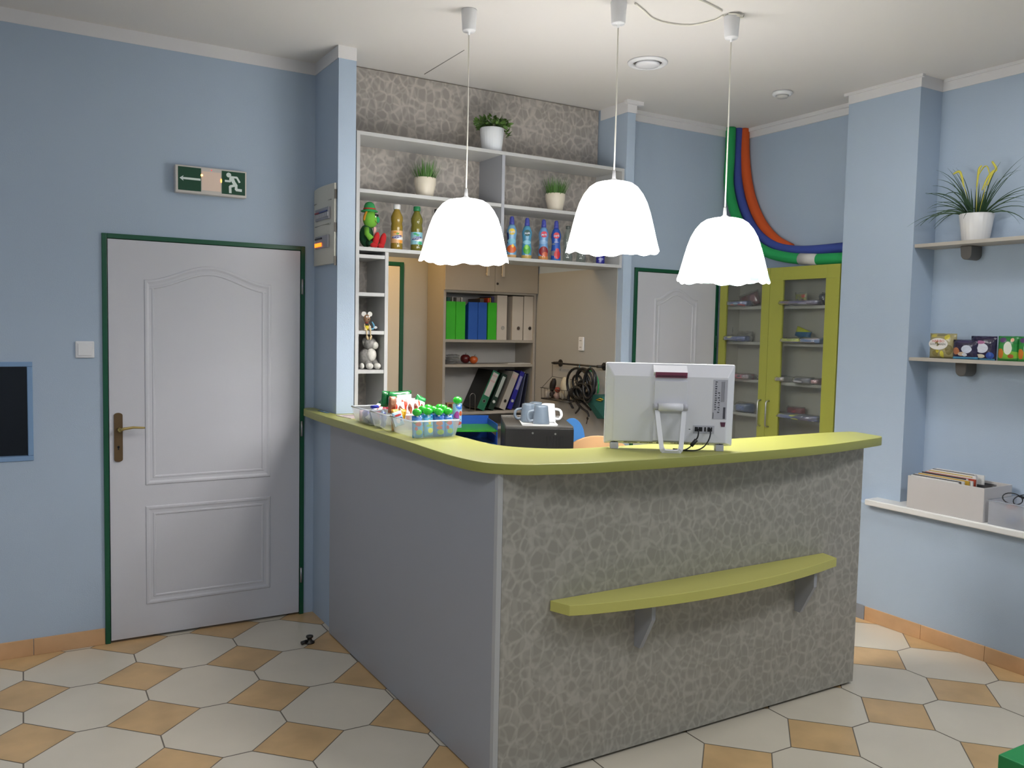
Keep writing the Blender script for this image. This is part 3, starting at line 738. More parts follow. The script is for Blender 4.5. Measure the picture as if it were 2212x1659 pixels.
for i in range(190):
    a = rn.uniform(0, 2*PI); r_ = .085*math.sqrt(rn.random()); zz = .13+.07*rn.random()*(1-r_/.12)+.01
    if i > 178: a = rn.uniform(-.5, .3); r_ = rn.uniform(.07, .1); zz = rn.uniform(.08, .13)
    c = Vector((r_*math.cos(a), r_*math.sin(a), zz)); d = Vector((math.cos(a+rn.uniform(-1.2, 1.2)), math.sin(a+rn.uniform(-1.2, 1.2)), rn.uniform(-.5, 1.1))).normalized()
    s_ = d.cross(Vector((rn.uniform(-1, 1), rn.uniform(-1, 1), rn.uniform(-1, 1)))).normalized()*rn.uniform(.007, .011); L = rn.uniform(.026, .042); n_ = d.cross(s_).normalized()*.003
    mb.add([c, c+d*L*.35+s_+n_, c+d*L*.8+s_*.6, c+d*L, c+d*L*.8-s_*.6, c+d*L*.35-s_+n_], [(0, 1, 2, 3), (0, 3, 4, 5)], True)
o = mb.build('leaves', LEAFG, t); o['kind'] = 'stuff'
mb = MB()
for i in range(14):
    a = i*2*PI/14; mb.tube([(.02*math.cos(a), .02*math.sin(a), .112), (.05*math.cos(a), .05*math.sin(a), .15), (.075*math.cos(a), .075*math.sin(a), .165)], .0018, 5)
mb.build('stems', DKLEAF, t)

# ------------------------------------------------------------------ right wall shelves
SHZ1, SHZ2 = 2.033, 1.443
def wshelf(z, label, by):
    t = thing('wall_shelf', label, 'shelf', (XN, 1.9, z), 0, 'narrow grey shelves on the right wall')
    MB().box(4.10-XN, 0, .9-1.9, YP0-.002-1.9, -.018, 0).build('shelf_board', mat('pale_oak_grey', '#b4ada3', .5), t, bevel=.001)
    for y in by:
        pl = [(-.029, 0), (-.029, -.012), (-.027, -.03)]+[(.002-.028*math.cos(PI*i/12), -.042-.028*math.sin(PI*i/12)) for i in range(13)]+[(.030, -.02), (.029, 0)]
        mb = MB(); mb.M = Matrix(((0, 0, 1, 0), (-1, 0, 0, y-1.9), (0, 1, 0, -.0185), (0, 0, 0, 1))); n_ = len(pl)
        v = [(a_, b_, -.095) for a_, b_ in pl]+[(a_, b_, 0) for a_, b_ in pl]; mb.add(v, [tuple(range(n_)), tuple(range(n_, 2*n_))]+[(i, (i+1) % n_, n_+(i+1) % n_, n_+i) for i in range(n_)])
        mb.build('bracket', mat('dark_grey_bracket', '#6a6763', .5, metal=.2), t, bevel=.004)
    return t
wshelf(SHZ1, 'upper narrow grey wall shelf holding the spiky plant', [at(2083, 548, 0, 4.17).y, 1.3])
wshelf(SHZ2, 'lower narrow grey wall shelf holding the bags of sweets', [at(2072, 792, 0, 4.17).y, 1.3])
pc = at(2107, 517, 0, 4.185)
t = thing('spiky_potted_plant', 'long-leaved green plant with yellow tips in a white pot on the upper wall shelf', 'potted plant', (4.185, pc.y, SHZ1))
pot(t, .062, .079, .135, mat('matt_white_pot', '#dcdad8', .3), flute=True)
mb = MB(); my = MB(); rn = random.Random(11)
def clampx(v): return Vector((min(v[0], .082), v[1], v[2]))
def arc(mbx, a, el, L, droop, wd, n=9, b=.03):
    p = Vector((b*math.cos(a), b*math.sin(a), .118)); d = Vector((math.cos(a)*math.cos(el), math.sin(a)*math.cos(el), math.sin(el))); pts = []
    for i in range(n+1):
        pts.append(clampx(p)); d = (d+Vector((0, 0, -droop/n))).normalized(); p = p+d*L/n
    vs = []; fs = []
    for i, q in enumerate(pts):
        k = i/n; s_ = Vector((-.5, -.85, .1)).cross((pts[min(i+1, n)]-pts[max(i-1, 0)]).normalized()+Vector((0, 0, 1e-3))).normalized()*wd*.5*(1-k*k*.9); vs += [q-s_, q+s_]
    for i in range(n): fs.append((2*i, 2*i+1, 2*i+3, 2*i+2))
    mbx.add(vs, fs, True)
for i in range(44):
    a = rn.choice([rn.uniform(-PI*.62, -PI*.38), rn.uniform(PI*.38, PI*.62), rn.uniform(-PI, PI)]); arc(mb, a, rn.uniform(.5, 1.45), rn.uniform(.2, .36), rn.uniform(.7, 2.1), rn.uniform(.004, .007))
for i in range(20): arc(mb, rn.uniform(-PI, PI), rn.uniform(1.2, 1.5), rn.uniform(.1, .17), .2, .009, b=.025)
o = mb.build('long_leaves', DKLEAF, t); o['kind'] = 'stuff'
for (y0, z0, y1, z1, y2, z2) in ((.075, .31, .105, .36, .135, .352), (.008, .30, .0, .36, -.012, .372), (.0, .36, -.04, .363, -.055, .32), (-.045, .30, -.085, .345, -.062, .385), (-.02, .28, -.07, .335, -.09, .34)):
    q = smooth_pts([(.0, y0, z0-.03), (.0, (y0+y1)/2, (z0+z1)/2), (.0, y1, z1), (.0, y2, z2)], 4); my.tube(q, [.0035+.003*math.sin(PI*i/len(q)) for i in range(len(q))], 6, flat=.4)
for (y1, z1) in ((.075, .285), (.008, .275), (-.04, .28)): mb2 = my.tube([(0, y1*.2, .115), (0, y1*.6, .2), (0, y1, z1)], .0022, 5)
my.build('yellow_leaves', YTIP, t, label='curled yellow leaves')

# sweets on the lower right shelf
def sweet(name, px, w_, h, d, m, label, grp=None, x=4.165, lean=.0, seed=1, crimp=.1, cat='bag of sweets', z=SHZ2):
    p = at(px, 770, 0, x); t = thing(name, label, cat, (x, p.y, z), 0, grp, rot=(0, 0, -PI/2))
    mb = MB(); mb.M = Matrix.Rotation(lean, 4, 'Y'); mb.pillow(w_, h, d, n=10, wr=.0022, crimp=crimp, seed=seed); mb.build('wrapper', m, t)
    return t
GUM = spots('gummy_bag_print', '#9c9367', [('#b9a94a', .2, .9, .12, .06), ('#857d55', .5, .93, .2, .05), ('#c3b53f', .72, .85, .1, .1), ('#8b7f4a', .3, .2, .12, .12), ('#d3c94c', .55, .17, .07, .14), ('#7a6f42', .8, .35, .12, .2), ('#ccbc48', .38, .3, .06, .08)], .25, wr=60)
t = sweet('gummy_bag', 2036, .145, .128, .045, GUM, 'clear bag of yellow gummy sweets at the left end of the lower wall shelf', seed=4)
mb = MB(); mb.M = Matrix(((1, 0, 0, -.012), (0, 0, -1, -.0245), (0, 1, 0, .074), (0, 0, 0, 1))); mb.disc((0, 0, 0), .052, 32, .03)
lb = mb.build('white_label', mat('label_white', '#e6e2dc', .4), t)
RED = mat('lettering_red', '#c3262c', .5); BLK = mat('lettering_black', '#15151a', .5); WHT = mat('lettering_white', '#f1f1f4', .5); NAVY = mat('lettering_navy', '#20307c', .5)
LM = lambda x, z, y=-.0252: Matrix(((1, 0, 0, x), (0, 0, -1, y), (0, 1, 0, z), (0, 0, 0, 1)))
MB().text('HARIBO', .0185, LM(-.012, .088)).build('lettering', RED, lb)
MB().text('GOLDBÄREN', .0145, LM(-.014, .072)).build('lettering', BLK, lb)
PUR = lambda k, al: spots('purple_bag_print_%d' % k, '#261f3d', al, .25, wr=50)
pA = PUR(1, [('#5fb0dd', .5, .06, .6, .07, 'b'), ('#c5cbdc', .62, .52, .2, .2), ('#b0704e', .2, .42, .14, .18), ('#cbb49a', .42, .28, .14, .1), ('#d9dce6', .55, .24, .1, .08), ('#3c3454', .5, .9, .3, .08)])
pB = PUR(2, [('#5fb0dd', .6, .03, .35, .04, 'b'), ('#d3d6e2', .5, .5, .23, .2), ('#a2604a', .16, .34, .13, .22), ('#a86b94', .42, .74, .2, .07), ('#d6cdb8', .45, .17, .16, .08), ('#2d4fa0', .8, .2, .14, .14), ('#b9bccb', .12, .66, .07, .07)])
sweet('liquorice_bag', 2085, .13, .098, .04, pA, 'slumped dark purple sweet bag with a pale blue foot beside the gummy bag', 'dark purple sweet bags on the lower wall shelf', x=4.15, lean=-.0, seed=6)
sweet('liquorice_bag', 2124, .13, .118, .035, pB, 'upright dark purple sweet bag left of the green packets', 'dark purple sweet bags on the lower wall shelf', seed=7)
GRN = spots('green_packet_print', '#2b8a3a', [('#1f7a34', .5, .85, .5, .16, 'b'), ('#7fba3c', .5, .25, .7, .16), ('#e5e8d8', .55, .52, .2, .26), ('#5a3b6a', .3, .84, .17, .1), ('#cf7a2c', .2, .3, .15, .2), ('#b55a2a', .7, .2, .14, .08), ('#e0a890', .75, .85, .08, .08)], .3)
g0 = sweet('gummy_packet', 2177, .098, .120, .03, GRN, 'green packet of fruit sweets beside the purple bags', 'green sweet packets on the lower wall shelf', seed=8, crimp=.04)
copy_thing(g0, (4.165, at(2221, 770, 0, 4.165).y, SHZ2), (0, 0, -PI/2), 'green packet of fruit sweets at the right edge of the photo')

# ------------------------------------------------------------------ things on the sill
bx0, bx1, by0, by1, bz, bh = 3.998, 4.235, 2.285, 2.685, .672, .166
t = thing('grey_storage_box', 'pale grey open box full of magazines on the white sill', 'box', ((bx0+bx1)/2, (by0+by1)/2, bz))
BOXM = mat('pale_grey_card', '#c3bfbd', .6); th = .004
mb = MB().box(bx0, bx1, by0, by1, bz, bz+th)
mb.box(bx0, bx0+th, by0, by1, bz+th, bz+bh).box(bx1-th, bx1, by0, by1, bz+th, bz+bh).box(bx0+th, bx1-th, by0, by0+th, bz+th, bz+bh).box(bx0+th, bx1-th, by1-th, by1, bz+th, bz+bh)
mb.build('box_body', BOXM, t, world=True, bevel=.0015)
cols = ['#dcdad8', '#4a4440', '#d9d7d4', '#a33c30', '#c9a23c', '#d8d5d0', '#2c2c30', '#dcdad8', '#b04a34', '#d8d5d0', '#c7a545', '#dcdad8', '#55504c', '#d5d2ce', '#e0deda']
rn = random.Random(5); x = bx0+.012
for i in range(15):
    tk = rn.uniform(.006, .011); y1_ = by1-.010-.002*i; y0_ = by0+.10+rn.uniform(0, .05)
    hz_ = bz+bh+.002+.0022*i+rn.uniform(-.003, .003)
    o = MB().box(x, x+tk, y0_, y1_, bz+.006, hz_).build('magazine', mat('magazine_cover_%d' % i, cols[i], .4), None, loc=((x+tk/2), (y0_+y1_)/2, bz+.006))
    c_ = {'#dcdad8': 'white', '#d9d7d4': 'white', '#d8d5d0': 'white', '#d5d2ce': 'white', '#e0deda': 'white', '#a33c30': 'red', '#b04a34': 'red', '#c9a23c': 'yellow', '#c7a545': 'yellow'}.get(cols[i], 'dark')
    tag(o, c_+'-edged magazine in the grey box'+(', foremost' if i == 0 else ', rearmost' if i == 14 else ', number %s of the row counted from the front' % ('one two three four five six seven eight nine ten eleven twelve thirteen fourteen'.split()[i])), 'magazine', c_+' magazines in the grey box')
    x += tk+.003
for k in range(5):
    o = MB().pillow(.15-.012*k, .13+.006*k, .012, n=8, wr=.002, seed=200+k).build('black_folder', mat('black_film', '#1d1c20', .35, coat=.3), None)
    o.location = (bx0+.03+.04*k, by0+.085+.004*k, bz+.0065); o.rotation_euler = (0, .0, PI/2); tag(o, 'crumpled black wrapper at the near end of the grey box'+(', frontmost', ', second from the front', ', in the middle', ', second from the wall', ', rearmost')[k], 'wrapper', 'black wrappers in the grey box')
t = thing('clear_storage_box', 'clear plastic box with small items at the right edge of the sill', 'box', (4.11, 2.1, bz))
cbx = MB(); y0_, y1_ = 1.95, 2.262; x0_, x1_ = 4.0, 4.235; hh = .115
for a in ((x0_, x0_+.002, y0_, y1_, bz, bz+hh), (x1_-.002, x1_, y0_, y1_, bz, bz+hh), (x0_+.002, x1_-.002, y0_, y0_+.002, bz, bz+hh), (x0_+.002, x1_-.002, y1_-.002, y1_, bz, bz+hh), (x0_+.002, x1_-.002, y0_+.002, y1_-.002, bz, bz+.002)): cbx.box(*a)
MILKB = clear('frosted_box_plastic', 'f6f6f8', .38, .12, 'f0f2f4', .2); cbx.build('box_body', MILKB, t, world=True)
mb = MB().tube([(x0_-.003, y0_-.003, bz+hh), (x1_+.003, y0_-.003, bz+hh), (x1_+.003, y1_+.003, bz+hh), (x0_-.003, y1_+.003, bz+hh)], .004, 6, closed=True); mb.build('box_rim', MILKY, t, world=True)
for k, (y, z, rr, c, nm, lb_) in enumerate(((2.19, .02, (.05, .03, .018), '#2f5f9a', 'blue_pouch', 'small blue item inside the clear box'), (2.12, .03, (.05, .035, .028), '#b98a84', 'pink_pouch', 'small pink item inside the clear box'), (2.06, .02, (.06, .03, .018), '#27282c', 'dark_pouch', 'small dark item inside the clear box'), (2.21, .093, (.03, .02, .014), '#b64a3c', 'red_sachet', 'small red item at the rim of the clear box'))):
    o = MB().ell((0, 0, 0), rr, n=14, m=9, fn=lambda v: 1+.12*math.sin(9*v[0]+7*v[2])).build(nm, mat(nm, c, .5), None, loc=(0, 0, 0)); o.location = (4.085+.02*(k % 2), y, bz+.003+rr[2]+(0 if k < 3 else .066)); tag(o, lb_, 'pouch')
p = Vector((4.04, 2.10, bz+hh+.006))
t = thing('black_cable_coil', 'thin black cable looped over the rim of the clear box', 'cable', tuple(p))
mb = MB()
for (cy_, ry_, rz_, tl) in ((.075, .045, .022, .3), (.02, .05, .026, -.2)):
    mb.tube([(.02*math.sin(a), cy_+ry_*math.cos(a), rz_*math.sin(a)+.012+tl*.02*math.cos(a)) for a in [2*PI*i/22 for i in range(22)]], .0028, 6, closed=True)
mb.tube([(0, .05, .03), (.0, 0, .022), (0, -.06, -.002)], [.004, .009, .006], 8)
mb.build('cable', BLACKPL, t)

# green block in the lower right corner
o = MB().box(0, .6, -.5, 0, 0, .42).build('green_box', mat('bright_green_plastic', '#0f7d3e', .45), None, bevel=.004)
o.location = (2.312, 1.243, 0); tag(o, 'plain green box in the bottom right corner of the photo', 'box')

# ------------------------------------------------------------------ lime cabinet with glass doors
KX = 4.086; ky0, ky1 = at(1809, 700, 0, KX).y, 4.165; KZ = at(1750, 573, 0, KX).z
ym = at(1660, 700, 0, KX).y
CABW = mat('cabinet_white', '#d2cdc4', .5)
t = thing('glass_cabinet', 'tall lime green cabinet with two glass doors in the right corner', 'cabinet', (4.16, (ky0+ky1)/2, 0))
mb = MB().box(KX+.02, 4.262, ky0, ky0+.018, 0, KZ).box(KX+.02, 4.262, ky1-.018, ky1, 0, KZ).box(KX+.02, 4.262, ky0+.018, ky1-.018, KZ-.018, KZ).box(KX+.02, 4.262, ky0+.018, ky1-.018, 0, .06).box(4.250, 4.262, ky0+.018, ky1-.018, .06, KZ-.018)
mb.build('carcass', CABW, t, world=True)
KS = [at(1735, y, 0, KX+.03).z for y in (660, 742, 829, 908)]; KSZ = KS+[.62, .32]
for z in KSZ: MB().box(KX+.03, 4.249, ky0+.019, ky1-.019, z-.018, z).build('cabinet_shelf', mat('shelf_light_grey', '#cfccc6', .5), t, world=True)
gl_ = [(at(1643, 700, 0, KX).y, at(1567, 700, 0, KX).y, ym+.001, ky1), (at(1780, 700, 0, KX).y, at(1688, 700, 0, KX).y, ky0, ym-.001)]
zt_ = at(1735, 603, 0, KX).z; hr = at(1662, 866, 0, KX).z; hr2 = at(1662, 922, 0, KX).z
for k, (ga, gb, da, db) in enumerate(gl_):
    mb = MB(); holes(mb, da, db, .02, KZ-.001, [(ga, gb, .12, zt_)], lambda a, b, c, d: mb.box(KX, KX+.018, a, b, c, d))
    dr = mb.build('cabinet_door', OLIVE, t, world=True, bevel=.0008)
    MB().box(KX+.008, KX+.011, ga-.004, gb+.004, .116, zt_+.004).build('glass_pane', GLASS, dr, world=True)
    hy = ym+(.038 if k == 0 else -.03)
    MB().tube([(KX, hy, hr), (KX-.022, hy, hr-.002), (KX-.028, hy, hr-.012), (KX-.028, hy, hr2+.012), (KX-.022, hy, hr2+.002), (KX, hy, hr2)], .0055, 8).build('handle', mat('satin_handle', '#b9b9b4', .3, metal=.9), dr, world=True)
# packed goods behind the glass
def pack(name, px, zi, w_, h, d, col, label, sp_=None, seed=1, xx=4.15, tilt=0, grp='wrapped swim items in the lime cabinet', cat='wrapped item', wrap=True):
    z = KS[zi]; p = at(px, 700, 0, xx)
    t = thing(name, label, cat, (xx, p.y, z+.0005), 0, grp, rot=(0, 0, -PI/2))
    m = spots(name+'_print_%d' % int(px*7+zi), col, sp_, .35, wr=40) if sp_ else mat('fabric_'+col[1:], col, .6, bump=.4, bscale=50)
    mb = MB(); mb.M = Matrix.Rotation(tilt, 4, 'Y'); mb.pillow(w_, h, d, n=9, wr=.003, seed=seed); mb.build('folded_cloth', m, t)
    if wrap: mb = MB(); mb.M = Matrix.Rotation(tilt, 4, 'Y'); mb.pillow(w_*1.06, h*1.12, d*1.12, n=9, wr=.006, seed=seed+50); mb.build('clear_wrapper', FOIL, t)
    return t
pack('swim_pack', 1598, 0, .17, .035, .13, '#3f5080', 'flat blue and red wrapped pack under the dark red one, top left cabinet shelf', [('#a8384a', .42, .2, .1, .2), ('#a8384a', .8, .2, .12, .2), ('#7aa0b8', .6, .5, .12, .15)], 3, 4.12)
pack('swim_pack', 1620, 0, .16, .085, .05, '#7d2436', 'dark red wrapped pack on the top left cabinet shelf', [('#b8707c', .75, .6, .12, .2)], 4, 4.2, tilt=-.25)
pack('swim_pack', 1728, 0, .30, .030, .13, '#3a3563', 'flat dark purple wrapped packs on the top right cabinet shelf', [('#5a3050', .2, .6, .2, .4), ('#8b8fb0', .7, .3, .1, .2)], 5, 4.12)
t = pack('toy_pack', 1728, 0, .085, .072, .02, '#8c8a3c', 'yellow and red wrapped toy with two round lenses, top right cabinet shelf', [('#3a3460', .3, .3, .16, .24), ('#3a3460', .72, .3, .16, .24), ('#d05a44', .75, .78, .18, .14)], 6, 4.125, cat='toy')
pack('swim_pack', 1782, 0, .06, .07, .08, '#2c274c', 'dark purple wrapped lump at the right end of the top cabinet shelf', None, 7, 4.19)
pack('swim_pack', 1595, 1, .19, .036, .13, '#32508c', 'blue wrapped pack with a pale yellow tag, second cabinet shelf on the left', [('#cfcf8a', .42, .75, .1, .2), ('#26407c', .75, .3, .2, .3)], 8, 4.12)
pack('goggle_pack', 1577, 1, .035, .085, .02, '#b7b5ab', 'pale upright goggles pack at the left of the second cabinet shelf', [('#5e5c55', .5, .35, .25, .2)], 9, 4.19, tilt=.1, cat='goggles')
pack('swim_pack', 1612, 1, .12, .06, .05, '#97938d', 'grey transparent bag behind the blue pack, second cabinet shelf', None, 10, 4.21)
pack('swim_pack', 1716, 1, .14, .030, .13, '#b3bc3c', 'yellow-green wrapped pack at the left of the second shelf, right door', [('#47447a', .5, .15, .5, .2, 'b'), ('#8aa03c', .7, .7, .2, .2)], 11, 4.11)
pack('swim_pack', 1760, 1, .16, .034, .13, '#4d6f9c', 'pale blue wrapped pack at the right of the second shelf, right door', [('#5a2a3c', .4, .12, .4, .16, 'b'), ('#b8a8ac', .6, .9, .3, .2)], 12, 4.13)
pack('swim_float', 1733, 1, .115, .062, .035, '#1f5f8c', 'blue and yellow swim float standing on the second cabinet shelf', [('#c9cf2c', .5, .82, .45, .2, 'b')], 13, 4.17, tilt=.32, cat='swim float', wrap=False)
for o in C.objects:
    if o.name.startswith('swim_float'): o.location.z += .028
pack('swim_pack', 1612, 2, .16, .032, .12, '#a34a5c', 'pink wrapped pack on the third cabinet shelf behind the left door', [('#e0456c', .25, .15, .35, .14, 'b'), ('#3c3238', .55, .55, .08, .25), ('#8f8488', .85, .5, .15, .5)], 14, 4.13)
pack('swim_pack', 1700, 2, .08, .034, .12, '#8c8880', 'grey wrapped pack at the left of the third shelf, right door', [('#b08a84', .2, .6, .12, .4)], 15, 4.14)
pack('swim_pack', 1744, 2, .13, .038, .12, '#4a5058', 'black and silver wrapped pack on the third cabinet shelf', [('#c7c9cc', .4, .35, .3, .15), ('#22252a', .5, .75, .3, .15)], 16, 4.12)
pack('swim_pack', 1777, 2, .07, .034, .12, '#a87e80', 'dull pink wrapped pack at the right end of the third cabinet shelf', None, 17, 4.15)
pack('swim_pack', 1618, 3, .13, .060, .11, '#3c5f98', 'rumpled blue wrapped pack on the fourth cabinet shelf, left door', None, 18, 4.15)
pack('swim_pack', 1592, 3, .035, .045, .02, '#c9ccd2', 'small white and yellow box on the fourth cabinet shelf', [('#d6dc3c', .2, .5, .25, .6, 'b')], 19, 4.12, cat='box', wrap=False)
pack('swim_pack', 1735, 3, .30, .034, .13, '#33508c', 'long blue dotted pack with yellow fish shapes, fourth cabinet shelf', [('#1f2a58', .75, .6, .25, .4), ('#cdd62e', .55, .25, .09, .16), ('#cdd62e', .48, .82, .07, .14), ('#e6ecf0', .3, .2, .015, .06), ('#e6ecf0', .66, .15, .015, .06), ('#e6ecf0', .92, .15, .015, .06), ('#e6ecf0', .72, .8, .015, .06)], 20, 4.11)
pack('swim_pack', 1728, 3, .13, .05, .06, '#9a3b46', 'red wrapped lump behind the blue dotted pack, fourth cabinet shelf', None, 21, 4.215)
for o in list(C.objects):
    if o.get('label', '').startswith('red wrapped lump'): o.location.z += .012
ORS = spots('orange_bag_print', '#c0431f', [('#4a78b4', .35, .85, .14, .13), ('#4a90b8', .3, .1, .16, .16), ('#d9a63c', .55, .3, .1, .2), ('#e8d8cc', .3, .62, .1, .05), ('#a8281c', .75, .6, .2, .3)], .35, wr=40)
for k, (px, w_, sp, lb_) in enumerate(((1706, .115, ORS, 'orange printed bag behind the left part of the right glass door, bottom'), (1750, .125, spots('orange_bag_print_b', '#b8481f', [('#7c4a28', .25, .65, .22, .2), ('#e0a890', .65, .55, .1, .08), ('#d8702c', .5, .25, .4, .12)], .35, wr=40), 'orange bag at the right bottom of the cabinet window'))):
    p = at(px, 700, 0, 4.13); t = thing('snack_bag', lb_, 'bag', (4.13, p.y, .6205), 0, 'orange bags low in the lime cabinet', rot=(0, 0, -PI/2))
    MB().pillow(w_, .30, .06, n=10, wr=.003, crimp=.06, seed=30+k).build('wrapper', sp, t)
p = at(1583, 700, 0, 4.15); t = thing('rolled_towel', 'teal and cream rolled item low behind the left glass door', 'towel', (4.15, p.y, .6205))
MB().ell((0, 0, .11), (.05, .055, .11), n=16, m=10).build('teal_roll', mat('teal_cloth', '#1f7f86', .8), t); MB().ell((0, -.055, .13), (.045, .05, .13), rot=Matrix.Rotation(.5, 3, 'X'), n=16, m=10).build('cream_roll', mat('cream_cloth', '#b7b0a0', .8), t)

# ------------------------------------------------------------------ pool noodles in the corner
def noodle(name, pts, r_, col, label, lab=None):
    q = smooth_pts(pts, 8); t = thing(name, label, 'pool noodle', tuple(q[0]), 0, 'foam pool noodles in the corner')
    n = 16; mb = MB().tube(q, r_, n); mb.build('foam_tube', mat('foam_'+name, col, .75, bump=.3, bscale=200), t, world=True)
    return q, t
X_ = 4.19
def W(px, py, x=X_): v = at(px, py, 0, x); return (v.x, v.y, v.z)
top = 2.893
def path(pp, x): return [(x, min(W(a, b, x)[1], 4.172), W(a, b, x)[2]) for a, b in pp]
q1_, t1_ = noodle('green_noodle', path(((1568, 279), (1569, 340), (1574, 400), (1588, 460), (1614, 510), (1652, 542), (1700, 556), (1757, 560), (1832, 557)), 4.135), .0325, '#1f9d55', 'green foam noodle bent from the corner down over the lime cabinet')
noodle('blue_noodle', path(((1589, 277), (1590, 340), (1595, 400), (1608, 455), (1632, 500), (1668, 530), (1710, 541), (1760, 541), (1832, 534)), 4.202), .0315, '#3d4f9e', 'blue foam noodle curving between the green and orange ones')
noodle('orange_noodle', path(((1608, 279), (1609, 340), (1614, 390), (1626, 440), (1647, 485), (1675, 518), (1708, 537)), 4.238), .0325, '#d4571f', 'orange foam noodle, rightmost at the ceiling corner')
v = W(1729, 559, 4.135); v2 = W(1767, 560.5, 4.135)
mb = MB().cyl((4.135, v[1], v[2]), (4.135, v2[1], v2[2]), .0335, 24); mb.build('paper_sleeve', mat('sleeve_white', '#c9c7c2', .6), t1_, world=True)

# ------------------------------------------------------------------ things on the upper shelves
TEA = mat('iced_tea', '#8f7626', .12, coat=.5); TEA2 = mat('green_iced_tea', '#6f6a22', .12, coat=.5)
def tea(px, yy, z, capc, liq, labc, label, fruit, h=.235, text=True):
    p = at(px, 500, 1, yy); s_ = h/.235
    t = thing('iced_tea_bottle', label, 'bottle', (p.x, yy, z), 0, 'iced tea bottles on the bottom shelf')
    t.rotation_euler = (0, 0, -.36); R_ = .031
    MB().lathe([(0, 0), (R_*.9, 0), (R_, .004), (R_, .03), (R_*.98, .034), (R_*.98, .115), (R_*1.0, .12), (R_*.9, .138), (R_*1.0, .155), (R_*1.0, .172), (R_*.75, .19), (.016, .204), (.0145, .212), (0, .212)], 32).build('bottle_body', liq, t)
    MB().lathe([(R_+.0004, .036), (R_+.0004, .100)], 40, cap=False).build('bottle_label', spots('tea_label_'+capc[1:], labc, [('#f0ece8', .7, .4, .5, .12), (fruit, .75, .12, .2, .12), (fruit, .35, .85, .15, .08)], .35), t)
    MB().lathe([(0, .211), (.0175, .211), (.0185, .214), (.0185, .233), (.0165, .235), (0, .235)], 28).build('cap', mat('cap_'+capc[1:], capc, .35), t)
    if text:
        M = Matrix(((1, 0, 0, 0), (0, 0, -1, -R_-.0008), (0, 1, 0, .068), (0, 0, 0, 1)))
        vs = []; tilt = Matrix.Rotation(.12, 4, 'Z')
        mb = MB(); mb.add([M @ tilt @ Vector(((-1)**0*0+.0, 0, 0))], [])
        mb = MB(); n = 14
        strip = []
        for i in range(n+1): x_ = -.028+.056*i/n; strip.append(x_)
        pv = []
        for zz in (-.009, .009):
            for x_ in strip: a = x_/(R_+.0006); pv.append(((R_+.0006)*math.sin(a), -(R_+.0006)*math.cos(a), .068+zz*(1-.5*abs(x_)/.028)+x_*.14))
        mb.add(pv, [(i, i+1, n+2+i, n+1+i) for i in range(n)], True); mb.build('label_badge', mat('badge_navy', '#232f7a', .35), t)
        MB().text('NESTEA', .0165, M @ Matrix.Rotation(.14, 4, 'Z'), bend=R_+.001).build('lettering', WHT, t)
        mb = MB()
        for k in (-1, 0, 1): mb.ell((.005*k+.004, -R_-.001, .084+.002*(k == 0)), (.002, .0006, .006), rot=Matrix.Rotation(.5*k, 3, 'Y'), n=8, m=6)
        mb.build('leaf_emblem', mat('emblem_green', '#4fae3c', .5), t)
    return t
tea(857, 4.14, zs3, '#dcdcdc', TEA, '#e6b27c', 'iced tea bottle with a white cap and orange label on the bottom shelf', '#e8962c')
tea(900, 4.14, zs3, '#1f7a4a', TEA2, '#8cc3d2', 'iced tea bottle with a green cap and pale blue label on the bottom shelf', '#3fae7c', h=.235)
tea(945, 4.16, zs3, '#2a2a2e', TEA, '#8c8c90', 'dark capped bottle mostly hidden behind the leftmost pendant shade', '#55555a', text=False)
def kid(px, badge, body, spl, label, fc=None):
    yy = 4.135; p = at(px, 520, 1, yy); t = thing('kids_drink_bottle', label, 'bottle', (p.x, yy, zs3), -.47, "children's drink bottles on the bottom shelf")
    R_ = .029; mb = MB(); mb.lathe([(0, 0), (R_*.9, 0), (R_, .006), (R_*.98, .03), (R_*.97, .06), (R_*.84, .1), (R_*.86, .115), (R_*1.0, .14), (R_*.97, .155), (R_*.7, .178), (.014, .187), (0, .188)], 32)
    mb.build('bottle_body', spots('drink_sleeve_%s' % (badge[1:]+body[1:]), body, spl, .25), t)
    MB().lathe([(0, .187), (.0145, .187), (.0145, .203), (.013, .205), (.0125, .222), (.009, .232), (0, .234)], 24).build('sport_cap', mat('cap_violet', '#474fa6', .35), t)
    pv = [(0, 0)]; n = 20; rr = R_*.985
    vs = []; fs = []
    for i in range(n): a = 2*PI*i/n; x_, z_ = .0185*math.cos(a), .146+.0175*math.sin(a); q = x_/rr; k = 1.03; vs.append((rr*k*math.sin(q), -rr*k*math.cos(q), z_))
    vs.append((0, -rr*1.05, .146)); fs = [(i, (i+1) % n, n) for i in range(n)]
    MB().add(vs, fs, True).build('round_badge', mat('badge_'+badge[1:], badge, .35), t)
    MB().text('jupík', .0165, Matrix(((1, 0, 0, 0), (0, 0, -1, -rr*1.06), (0, 1, 0, .145), (0, 0, 0, 1))), bend=rr*1.1).build('lettering', WHT, t)
    if fc: MB().text(fc, .009, Matrix(((1, 0, 0, 0), (0, 0, -1, -R_*.90), (0, 1, 0, .108), (0, 0, 0, 1))), bend=R_*.9).build('lettering', WHT, t)
    return t
kid(1105, '#d8b92c', '#6f9fc4', [('#c9a06a', .5, .0, 1, .10, 'b'), ('#d0622c', .5, .27, .45, .12), ('#e8c04c', .6, .36, .12, .05), ('#26346a', .1, .6, .12, .16), ('#7fbad0', .5, .5, .4, .08)], "yellow-badged light blue children's drink, leftmost of the four bottles")
kid(1138, '#1d4f4a', '#4f93b4', [('#c9a85c', .5, .0, 1, .12, 'b'), ('#4fa63c', .5, .28, .36, .14), ('#8ccf4c', .45, .36, .2, .07), ('#8cc3d8', .5, .5, .4, .06)], "dark green badged children's drink with a green fruit print")
